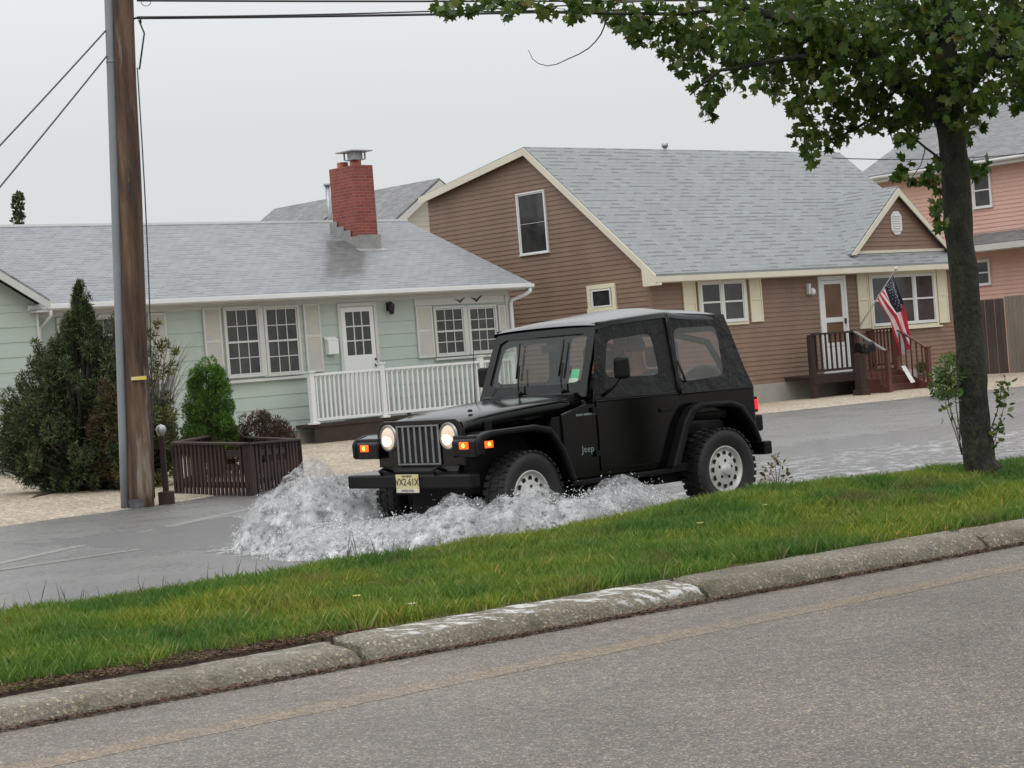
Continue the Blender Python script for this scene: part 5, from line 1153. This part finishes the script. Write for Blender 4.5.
def wheel(x, y, z, s, steer=0, name='wheel'):
    fn0 = lambda a, b, h: (a, s * h, b)
    c, sn = math.cos(steer), math.sin(steer)
    def fn(a, b, h):
        X, Y, Z = a / .957, s * (h - .015), b; return (x + X * c - Y * sn, y + X * sn + Y * c, z + Z)
    mb = MB(); mb.lathe([(.20, -.11), (.29, -.118), (.340, -.112), (.358, -.085), (.364, 0), (.358, .085), (.340, .112), (.29, .120), (.235, .100), (.208, .085)], fn, 48, cap=False)
    for k in range(36):
        a = 2 * math.pi * k / 36
        for h0, h1, off in ((-.105, -.045, 0), (-.02, .045, .09), (.06, .108, 0)):
            V = []
            for rr_ in (.354, .371):
                for hh in (h0, h1):
                    for da in (-.055, .055): aa = a + off + da; V.append(fn(math.cos(aa) * rr_, math.sin(aa) * rr_, hh))
            mb.add(V, [(0, 2, 3, 1), (4, 5, 7, 6), (0, 1, 5, 4), (2, 6, 7, 3), (0, 4, 6, 2), (1, 3, 7, 5)])
    w_ = mb.build(name, 'rubber', J)
    mb = MB(); mb.lathe([(.209, .086), (.206, .094), (.197, .092), (.190, .070), (.180, .056), (.150, .070), (.10, .082), (.06, .080), (.055, .086), (.0, .086)], fn, 40, cap=False)
    mb.lathe([(.052, .084), (.048, .112), (.038, .118), (0, .120)], fn, 16); rim = mb.build('rim', 'alloy', w_)
    mb = MB()
    for n_h, R_, r_h, o in ((12, .143, .0235, .1), (5, .078, .0145, .3)):
        for k in range(n_h):
            a = 2 * math.pi * (k + o) / n_h; cx_, cz_ = math.cos(a) * R_, math.sin(a) * R_; hz = .0748 if R_ > .1 else .0835
            mb.add([fn(cx_ + r_h * math.cos(t), cz_ + r_h * math.sin(t), hz) for t in np.linspace(0, 6.283, 13)[:-1]], [tuple(range(12))])
    mb.build('rim_holes', 'dark', rim)
    return w_
wheel(0, .735, .372, 1); wheel(0, -.735, .372, -1); wheel(2.373, .735, .372, 1, rad(6)); wheel(2.373, -.735, .372, -1, rad(6))
# spare on the tailgate
def swheel():
    mb = MB(); f_ = lambda a, b, h: (-.69 - h, a + .05, .93 + b)
    mb.lathe([(.20, -.11), (.345, -.112), (.372, -.08), (.372, .08), (.345, .112), (.235, .112), (.20, .09), (.05, .07), (0, .07)], f_, 40); return mb.build('spare_wheel', 'rubber', J)
swheel()
# windshield
def ring(outer, inner, fn, n=64, t=None):
    "frame between polygon outer and rounded polygon inner (both 2D), mapped by fn(u,v)->xyz"
    c = (sum(p[0] for p in inner) / len(inner), sum(p[1] for p in inner) / len(inner))
    def hit(P, a):
        dx, dy = math.cos(a), math.sin(a); best = None
        for i in range(len(P)):
            x1, y1 = P[i][0] - c[0], P[i][1] - c[1]; x2, y2 = P[(i + 1) % len(P)][0] - c[0], P[(i + 1) % len(P)][1] - c[1]
            ex_, ey_ = x2 - x1, y2 - y1; den = dx * ey_ - dy * ex_
            if abs(den) < 1e-9: continue
            tt = (x1 * ey_ - y1 * ex_) / den; uu = (x1 * dy - y1 * dx) / den
            if tt > 0 and -1e-6 <= uu <= 1 + 1e-6 and (best is None or tt < best): best = tt
        return (c[0] + dx * best, c[1] + dy * best)
    angs = [2 * math.pi * i / n for i in range(n)] + [math.atan2(p[1] - c[1], p[0] - c[0]) % (2 * math.pi) for p in outer]
    angs = sorted(angs); A = [hit(outer, a) for a in angs]; I = [hit(inner, a) for a in angs]; k = len(angs)
    V = [fn(*p) for p in A] + [fn(*p) for p in I]; Fs = [(i, (i + 1) % k, k + (i + 1) % k, k + i) for i in range(k)]
    return V, Fs, [fn(*p) for p in I]
def rnd_poly(P, r, n=5):
    out = []
    for i in range(len(P)):
        a, b, c = Vector(P[i - 1]), Vector(P[i]), Vector(P[(i + 1) % len(P)])
        d1 = (a - b).normalized(); d2 = (c - b).normalized(); p0 = b + d1 * r; p1 = b + d2 * r
        for k in range(n + 1): t = k / n; q = p0 * (1 - t) ** 2 + b * 2 * t * (1 - t) + p1 * t * t; out.append((q.x, q.y))
    return out
wf = lambda u, v: (1.555 - (v - 1.12) * .40, u, v)
V, Fs, I = ring([(-.70, 1.12), (.70, 1.12), (.655, 1.73), (-.655, 1.73)], rnd_poly([(-.605, 1.235), (.605, 1.235), (.575, 1.65), (-.575, 1.65)], .05), wf)
mb = MB(); mb.add(V, Fs); ws = mb.build('windshield_frame', 'black', J, 0, solid=.035)
mb = MB(); mb.add(I, [tuple(range(len(I)))]); wg = mb.build('glass', 'windshield', ws)
def wp(u, v, o=.01): p = wf(u, v); return (p[0] + o, p[1], p[2] + o * .4)
for y0, y1 in ((.43, .30), (-.13, -.28)):
    mb = MB(); mb.tube([wp(y0, 1.17, .05), wp(y0 - .03, 1.24, .055), wp((y0 + y1) / 2, 1.40, .045)], .008, 6); mb.tube([wp(y0 - .10, 1.30, .03), wp(y1 - .0, 1.60, .03)], [.011, .008], 6); mb.tube([wp(y0, 1.165, .02), wp(y0, 1.17, .06)], .02, 8); mb.build('wiper', 'trimblk', J)
mb = MB(); mb.add([wp(u, v, -.004) for u, v in ((.43, 1.25), (.545, 1.25), (.54, 1.36), (.44, 1.36))], [(0, 1, 2, 3)]); st = mb.build('sticker', 'stickgreen', wg)
mb = MB(); mb.add([wp(u, v, -.002) for u, v in ((.43, 1.252), (.545, 1.252), (.544, 1.285), (.431, 1.285))], [(0, 1, 2, 3)]); mb.build('sticker_band', 'platewhite', st)
# soft top roof
mb = MB(); P = []
st_ = [(1.36, 1.715, 1.735, .66), (1.30, 1.745, 1.775, .655), (1.0, 1.762, 1.81, .655), (.75, 1.775, 1.832, .655), (.52, 1.788, 1.855, .655), (.42, 1.79, 1.862, .655), (.36, 1.77, 1.845, .655), (.15, 1.755, 1.832, .65), (-.08, 1.745, 1.822, .648), (-.20, 1.742, 1.808, .645), (-.28, 1.725, 1.78, .64), (-.31, 1.68, 1.72, .635)]
for x, ze, zc, w_ in st_:
    row = []
    for a in (-1, -1, -.97, -.88, -.6, -.3, 0, .3, .6, .88, .97, 1, 1):
        i = len(row); z = zc - (zc - ze) * abs(a) ** 3 - (.045 if i in (0, 12) else 0); row.append((x, a * w_ * (1.012 if i in (0, 12) else 1), z + .004 * noise.noise((x * 7, a * 4, 0))))
    P.append(row)
mb.grid(P); mb.build('soft_top', 'fabric', J, subs=1)
def side_fn(s): return lambda u, v: (u, s * fy(v), v)
for s in (1, -1):
    V, Fs, I = ring([(1.53, 1.075), (1.335, 1.74), (.46, 1.785), (.47, 1.075)], rnd_poly([(1.33, 1.27), (1.235, 1.585), (.69, 1.615), (.665, 1.25)], .07), side_fn(s))
    mb = MB(); mb.add(V, Fs, 0, False); f1 = mb.build('door_top', 'fabric_side', J)
    mb = MB(); mb.add(I, [tuple(range(len(I)))]); mb.build('door_window', 'vinyl', f1)
    V, Fs, I = ring([(.465, 1.06), (.455, 1.785), (-.30, 1.735), (-.36, 1.55), (-.45, 1.25), (-.53, 1.06)], rnd_poly([(.475 - .05, 1.175), (.395, 1.645), (-.165, 1.64), (-.16, 1.195)], .08), side_fn(s))
    mb = MB(); mb.add(V, Fs, 0, False); f2 = mb.build('quarter_panel_fabric', 'fabric_side', J)
    mb = MB(); mb.add(I, [tuple(range(len(I)))]); mb.build('quarter_window', 'vinyl', f2)
    mb = MB(); p = side_fn(s); a, b = p(.41, 1.36), p(.36, 1.17); mb.tube([(a[0], a[1] + s * .01, a[2]), (b[0], b[1] + s * .01, b[2])], .010, 6); mb.build('strap', 'fabric', f2)
    mb = MB(); mb.tube([(.46, s * fy(z, .752, .656), z) for z in np.linspace(1.06, 1.77, 8)], .022, 8); mb.build('seam_piping', 'fabric_side', J)
    # belt line rail
    mb = MB(); mb.tube([(1.5, s * .757, 1.078), (-.50, s * .752, 1.068)], .010, 6); mb.build('belt_rail', 'trimblk', J)
rf_ = lambda u, v: (-.53 + .22 * max(0, v - 1.06) / .65 - .05 * math.sin(max(0, min(1, (v - 1.06) / .65)) * math.pi) * -.4, u * fy(v) / .745, v)
V, Fs, I = ring([(-.745, 1.06), (.745, 1.06), (.745, 1.74), (-.745, 1.74)], rnd_poly([(-.55, 1.15), (.55, 1.15), (.55, 1.60), (-.55, 1.60)], .08), rf_)
mb = MB(); mb.add(V, Fs, 0, False); rw = mb.build('rear_curtain', 'fabric_side', J); mb = MB(); mb.add(I, [tuple(range(len(I)))]); mb.build('rear_window', 'vinyl', rw)
# mirrors, antenna, badge
for s in (1, -1):
    mb = MB(); mb.box(1.27, 1.34, s * .90 - .075, s * .90 + .075, 1.25, 1.43); mr = mb.build('mirror', 'trimblk', J, .025)
    mb = MB(); mb.tube([(1.40, s * .74, 1.12), (1.36, s * .82, 1.18), (1.31, s * .88, 1.27)], .016, 8); mb.build('bracket', 'trimblk', mr)
mb = MB(); mb.tube([(1.66, -.66, 1.0), (1.64, -.665, 1.35), (1.60, -.67, 1.80)], [.006, .004, .002], 6); mb.build('antenna', 'trimblk', J)
text_mb('Jeep', .085, lambda u, v, w: (1.63 - u, .7462 + w, .69 + v), depth=.003).build('badge', 'badge', J)
mb = MB()
for i in range(9): mb.box(1.44 + i * .026 + (.012 if i > 5 else 0), 1.462 + i * .026 + (.012 if i > 5 else 0), .7705, .7745, .972, .988)
mb.v = [(v[0] + .06, v[1] - .024, v[2]) for v in mb.v]; mb.build('side_lettering', 'badge', J)
# interior
mb = MB(); mb.box(1.20, 1.50, -.66, .66, .98, 1.16); mb.box(1.28, 1.5, .22, .54, 1.14, 1.20); mb.build('dashboard', 'trimblk', J, .03)
for y in (.34, -.34):
    mb = MB(); mb.box(.42, .92, y - .24, y + .24, .58, .74); se = mb.build('seat', 'seat', J, .05)
    mb = MB(); mb.add([(.50, y - .23, .72), (.50, y + .23, .72), (.62, y + .22, .72), (.62, y - .22, .72), (.28, y - .21, 1.30), (.28, y + .21, 1.30), (.38, y + .20, 1.30), (.38, y - .20, 1.30)], [(0, 1, 2, 3), (7, 6, 5, 4), (0, 4, 5, 1), (1, 5, 6, 2), (2, 6, 7, 3), (3, 7, 4, 0)]); mb.build('backrest', 'seat', se, .04)
    mb = MB(); mb.box(.24, .33, y - .13, y + .13, 1.32, 1.50); mb.build('headrest', 'seat', se, .03)
mb = MB(); mb.box(-.38, -.05, -.50, .50, .66, .80); mb.box(-.44, -.32, -.50, .50, .80, 1.18); mb.build('rear_bench', 'seat', J, .04)
mb = MB(); mb.tube([(.30, .60, .66), (.30, .58, 1.50), (.30, .50, 1.62), (.30, -.50, 1.62), (.30, -.58, 1.50), (.30, -.60, .66)], .03, 8)
for s in (1, -1): mb.tube([(.30, s * .54, 1.60), (-.15, s * .56, 1.50), (-.40, s * .60, 1.10)], .03, 8)
mb.build('roll_bar', 'seat', J)
mb = MB(); Q = []
for t in np.linspace(0, 2 * math.pi, 25): Q.append((1.08 + .07 * math.cos(t), .34 + .18 * math.sin(t), 1.10 + .17 * math.cos(t)))
mb.tube(Q, .014, 8); mb.tube([(1.08, .34, 1.10), (1.22, .34, 1.05)], .03, 8); mb.tube([(1.08, .17, 1.10), (1.08, .51, 1.10)], .012, 6); mb.build('steering_wheel', 'trimblk', J)
mb = MB(); mb.box(1.27, 1.30, -.11, .11, 1.52, 1.58); mb.build('rear_view_mirror', 'trimblk', J, .008)
# driver
def skinned(name, joints, edges, mat, parent, loc=None, sub=2):
    me = bpy.data.meshes.new(name); me.from_pydata([j[0] for j in joints], edges, []); me.materials.append(M[mat])
    o = bpy.data.objects.new(name, me); COL.objects.link(o)
    if parent: o.parent = parent
    q = o.modifiers.new('skin', 'SKIN'); q.use_smooth_shade = True
    for i, j in enumerate(joints): me.skin_vertices[0].data[i].radius = (j[1], j[2] if len(j) > 2 else j[1])
    me.skin_vertices[0].data[0].use_root = True
    q = o.modifiers.new('s', 'SUBSURF'); q.levels = sub; q.render_levels = sub; return o
Mj = Matrix.Translation((1.342, 18.248, 0)) @ Matrix.Rotation(rad(220.26), 4, 'Z')
PD = thing('person', 'driver in a blue grey jacket at the wheel, dimly seen through the side window', 'person', Mj @ Vector((.62, .34, .74)), rad(220.26))
jt = [((0, 0, .08), .15, .17), ((.0, 0, .28), .14, .17), ((-.06, 0, .46), .11, .18), ((-.05, 0, .56), .055), ((-.02, 0, .64), .075, .07), ((0, 0, .74), .088, .075), ((.0, 0, .81), .06, .055),
      ((-.06, .19, .46), .065), ((.08, .25, .26), .048), ((.30, .18, .36), .036), ((.40, .15, .40), .034, .022), ((-.06, -.19, .46), .065), ((.08, -.25, .26), .048), ((.30, -.18, .36), .036), ((.40, -.15, .40), .034, .022),
      ((.20, .10, .06), .09), ((.46, .12, .10), .07), ((.60, .12, -.22), .05), ((.20, -.10, .06), .09), ((.46, -.12, .10), .07), ((.60, -.12, -.22), .05)]
ed_ = [(0, 1), (1, 2), (2, 3), (3, 4), (4, 5), (5, 6), (2, 7), (7, 8), (8, 9), (9, 10), (2, 11), (11, 12), (12, 13), (13, 14), (0, 15), (15, 16), (16, 17), (0, 18), (18, 19), (19, 20)]
skinned('body', jt, ed_, 'skin', PD)
jk = [(j[0], j[1] + .018, (j[2] + .018) if len(j) > 2 else j[1] + .018) for j in jt[:4]] + [(jt[7][0], .085), (jt[8][0], .066), (jt[9][0], .050), (jt[11][0], .085), (jt[12][0], .066), (jt[13][0], .050)]
skinned('jacket', jk, [(0, 1), (1, 2), (2, 3), (2, 4), (4, 5), (5, 6), (2, 7), (7, 8), (8, 9)], 'jacket', PD)
mb = MB(); P = []
for i in range(9):
    th = math.pi * .58 * i / 8; P.append([(-.012 + .108 * math.sin(th) * math.cos(p) * (1 if math.cos(p) < .2 else .80), .094 * math.sin(th) * math.sin(p), .755 + .115 * math.cos(th)) for p in np.linspace(0, 2 * math.pi, 21)])
mb.grid(P); mb.build('hair', 'hair', PD)
for y in (.032, -.032):
    mb = MB(); mb.lathe([(.012, 0), (.008, .006), (0, .008)], lambda a, b, h: (.080 + h, y + a, .735 + b), 8); mb.build('eye', 'hair', PD)
mb = MB(); mb.add([(.085, 0, .745), (.115, 0, .70), (.085, .018, .695), (.085, -.018, .695)], [(0, 2, 1), (0, 1, 3), (1, 2, 3)]); mb.build('nose', 'skin', PD)

# ============================================================ WATER
def JW(x, y, z=0): return Mj @ Vector((x, y, z))
# shallow flood sheet on the far road with foam where the car churned it
mb = MB(); rows = []; fo_ = []
xs = np.linspace(-26, 3.9, 150); ys = np.linspace(-6.5, 1.3, 60)
for y in ys:
    row = []
    for x in xs:
        p = JW(x, y); e = 0
        wake = math.exp(-((y - .95) / .35) ** 2) + math.exp(-((y + .75) / .45) ** 2) + .5 * math.exp(-((y) / .5) ** 2)
        f = 0
        if x < 2.6: f = .95 * wake * math.exp((x - .5) / 6.0 if x < .5 else 0)
        f += .42 * math.exp(-((y + 2.2) / 1.3) ** 2) * max(0, min(1, (-1 - x) / 3)) * (1 if x > -12 else 0)
        d1 = math.hypot((x - 3.0) / 1.0, (y + 1.3) / .9); f += 1.2 * math.exp(-d1 * d1); d2 = math.hypot((x - 2.4) / 1.4, (y - 1.1) / .5); f += math.exp(-d2 * d2)
        fo_.append(min(1, f)); edge = min(1, max(0, (1.3 - y) / .4), max(0, (y + 6.5) / 2.0), max(0, (x + 26) / 6), max(0, (3.9 - x) / 1.0))
        z = -.012 + .030 * edge + .010 * edge * noise.noise((x * 2.6, y * 2.6, 0)) + .010 * noise.noise((x * 5, y * 5, 3)) * (1.6 if x < 0 else 1) + .035 * min(1, f) * (noise.noise((x * 5, y * 5, 6)) + .3) * edge
        row.append((p.x, p.y, z))
    rows.append(row)
mb.grid(rows); wo = struct(mb.build('flood_water', 'water'))
at = wo.data.attributes.new('foam', 'FLOAT', 'POINT'); at.data.foreach_set('value', fo_)
# the splash: torn sheets plus thousands of droplets
LOBES = []
def near_splash(x, y): return any(((x - l[0]) / (l[2] + .07)) ** 2 + ((y - l[1]) / (l[3] + .07)) ** 2 < 1 for l in LOBES)
def splash_h(x, y):
    h = 0
    for cx_, cy_, rx, ry, H_ in LOBES:
        d = ((x - cx_) / rx) ** 2 + ((y - cy_) / ry) ** 2
        if d < 1: h = max(h, H_ * (1 - d) ** .62)
    return h
LOBES = [(2.98, -1.28, .56, .48, .63), (2.72, -1.05, .50, .40, .52), (3.10, -1.55, .50, .46, .47), (3.12, -1.72, .40, .42, .28), (2.6, -1.45, .5, .4, .34),
         (3.25, .35, .45, .40, .29), (3.12, .85, .48, .38, .40), (2.75, 1.20, .50, .34, .44), (2.35, 1.32, .45, .28, .38), (1.98, 1.24, .38, .28, .36), (1.65, 1.17, .36, .27, .42), (1.34, 1.12, .34, .25, .34), (3.4, -.6, .45, .6, .22), (3.2, -.15, .4, .5, .23)]
LOBES = [(a_, b_, c_, d_, e_ * (.93 if b_ < -1 else (.90 if a_ > 1.9 else .88))) for a_, b_, c_, d_, e_ in LOBES]
mb = MB(); xs = np.arange(.55, 4.1, .020); ys = np.arange(-2.5, 1.65, .020); H = {}
idx = {}; V = []; nz = []
for i, x in enumerate(xs):
    for j, y in enumerate(ys):
        h = splash_h(x, y)
        if h > 0 or near_splash(x, y):
            n1 = noise.fractal((x * 4.2, y * 4.2, 1), .8, 2.2, 4); n2 = noise.noise((x * 15, y * 15, 4)); n3 = noise.noise((x * 38, y * 38, 8))
            z = max(.0, h * (1 + .26 * n1 + .12 * n2 + .05 * n3) + .006 * n3) - .02; dx = .05 * noise.noise((x * 9, y * 9, z * 6)) + .10 * n1 * h; dy = .05 * noise.noise((x * 9, y * 9 + 40, z * 6))
            p = JW(x + dx, y + dy, z); idx[i, j] = len(V); V.append(tuple(p))
Fs = [(idx[i, j], idx[i + 1, j], idx[i + 1, j + 1], idx[i, j + 1]) for (i, j) in idx if (i + 1, j) in idx and (i, j + 1) in idx and (i + 1, j + 1) in idx]
mb.add(V, Fs, 0, True); sp = mb.build('water_splash', 'foam'); tag(sp, 'churned white water thrown up around the front wheels of the black car', 'splash', kind='stuff')
M['mist'] = M['foam'].copy(); mt_ = M['mist'].node_tree
for n_ in mt_.nodes:
    if n_.type == 'VALTORGB' and n_.color_ramp.elements[0].position > .47: n_.color_ramp.elements[0].color = (.62,) * 3 + (1,); n_.color_ramp.elements[1].color = (.97,) * 3 + (1,)
mb = MB(); idx = {}; V = []
for i, x in enumerate(xs[::2]):
    for j, y in enumerate(ys[::2]):
        h = splash_h(x, y)
        if h > .04:
            n1 = noise.fractal((x * 3.4, y * 3.4, 11), .8, 2.2, 3); z = h * (1.10 + .34 * n1) + .03
            p = JW(x + .06 * noise.noise((x * 6, y * 6, 2)), y + .06 * noise.noise((x * 6, y * 6, 22)), z); idx[i, j] = len(V); V.append(tuple(p))
mb.add(V, [(idx[i, j], idx[i + 1, j], idx[i + 1, j + 1], idx[i, j + 1]) for (i, j) in idx if (i + 1, j) in idx and (i, j + 1) in idx and (i + 1, j + 1) in idx], 0, True)
tag(mb.build('water_mist', 'mist'), 'thin veil of torn translucent water over the splash at the car front', 'splash', kind='stuff')
mb = MB(); rnd = random.Random(77); n = 0
while n < 17000:
    k = rnd.choice(LOBES); a = rnd.uniform(0, 6.283); q = rnd.random() ** .5 * 1.12; x = k[0] + k[2] * q * math.cos(a); y = k[1] + k[3] * q * math.sin(a); h = splash_h(x, y)
    z = h * rnd.uniform(.75, 1.0) + abs(rnd.gauss(0, .055)) * (1 if h > .05 else .5)
    if -.95 < y < .9 and x < 2.9: continue
    p = JW(x + rnd.gauss(0, .03), y + rnd.gauss(0, .03), z); r = rnd.choice((.002, .002, .0025, .003, .004, .0055)); t = Vector((rnd.gauss(0, 1), rnd.gauss(0, 1), rnd.gauss(0, 1) + .6)).normalized() * r * rnd.uniform(1, 2.6)
    u = t.orthogonal().normalized() * r; v = t.cross(u).normalized() * r
    mb.add([p + t, p - t, p + u, p - u * .5 + v * .87, p - u * .5 - v * .87], [(0, 2, 3), (0, 3, 4), (0, 4, 2), (1, 3, 2), (1, 4, 3), (1, 2, 4)]); n += 1
dr = mb.build('spray', 'drop'); tag(dr, 'small flying drops over the churned water by the black car', 'spray', kind='stuff')
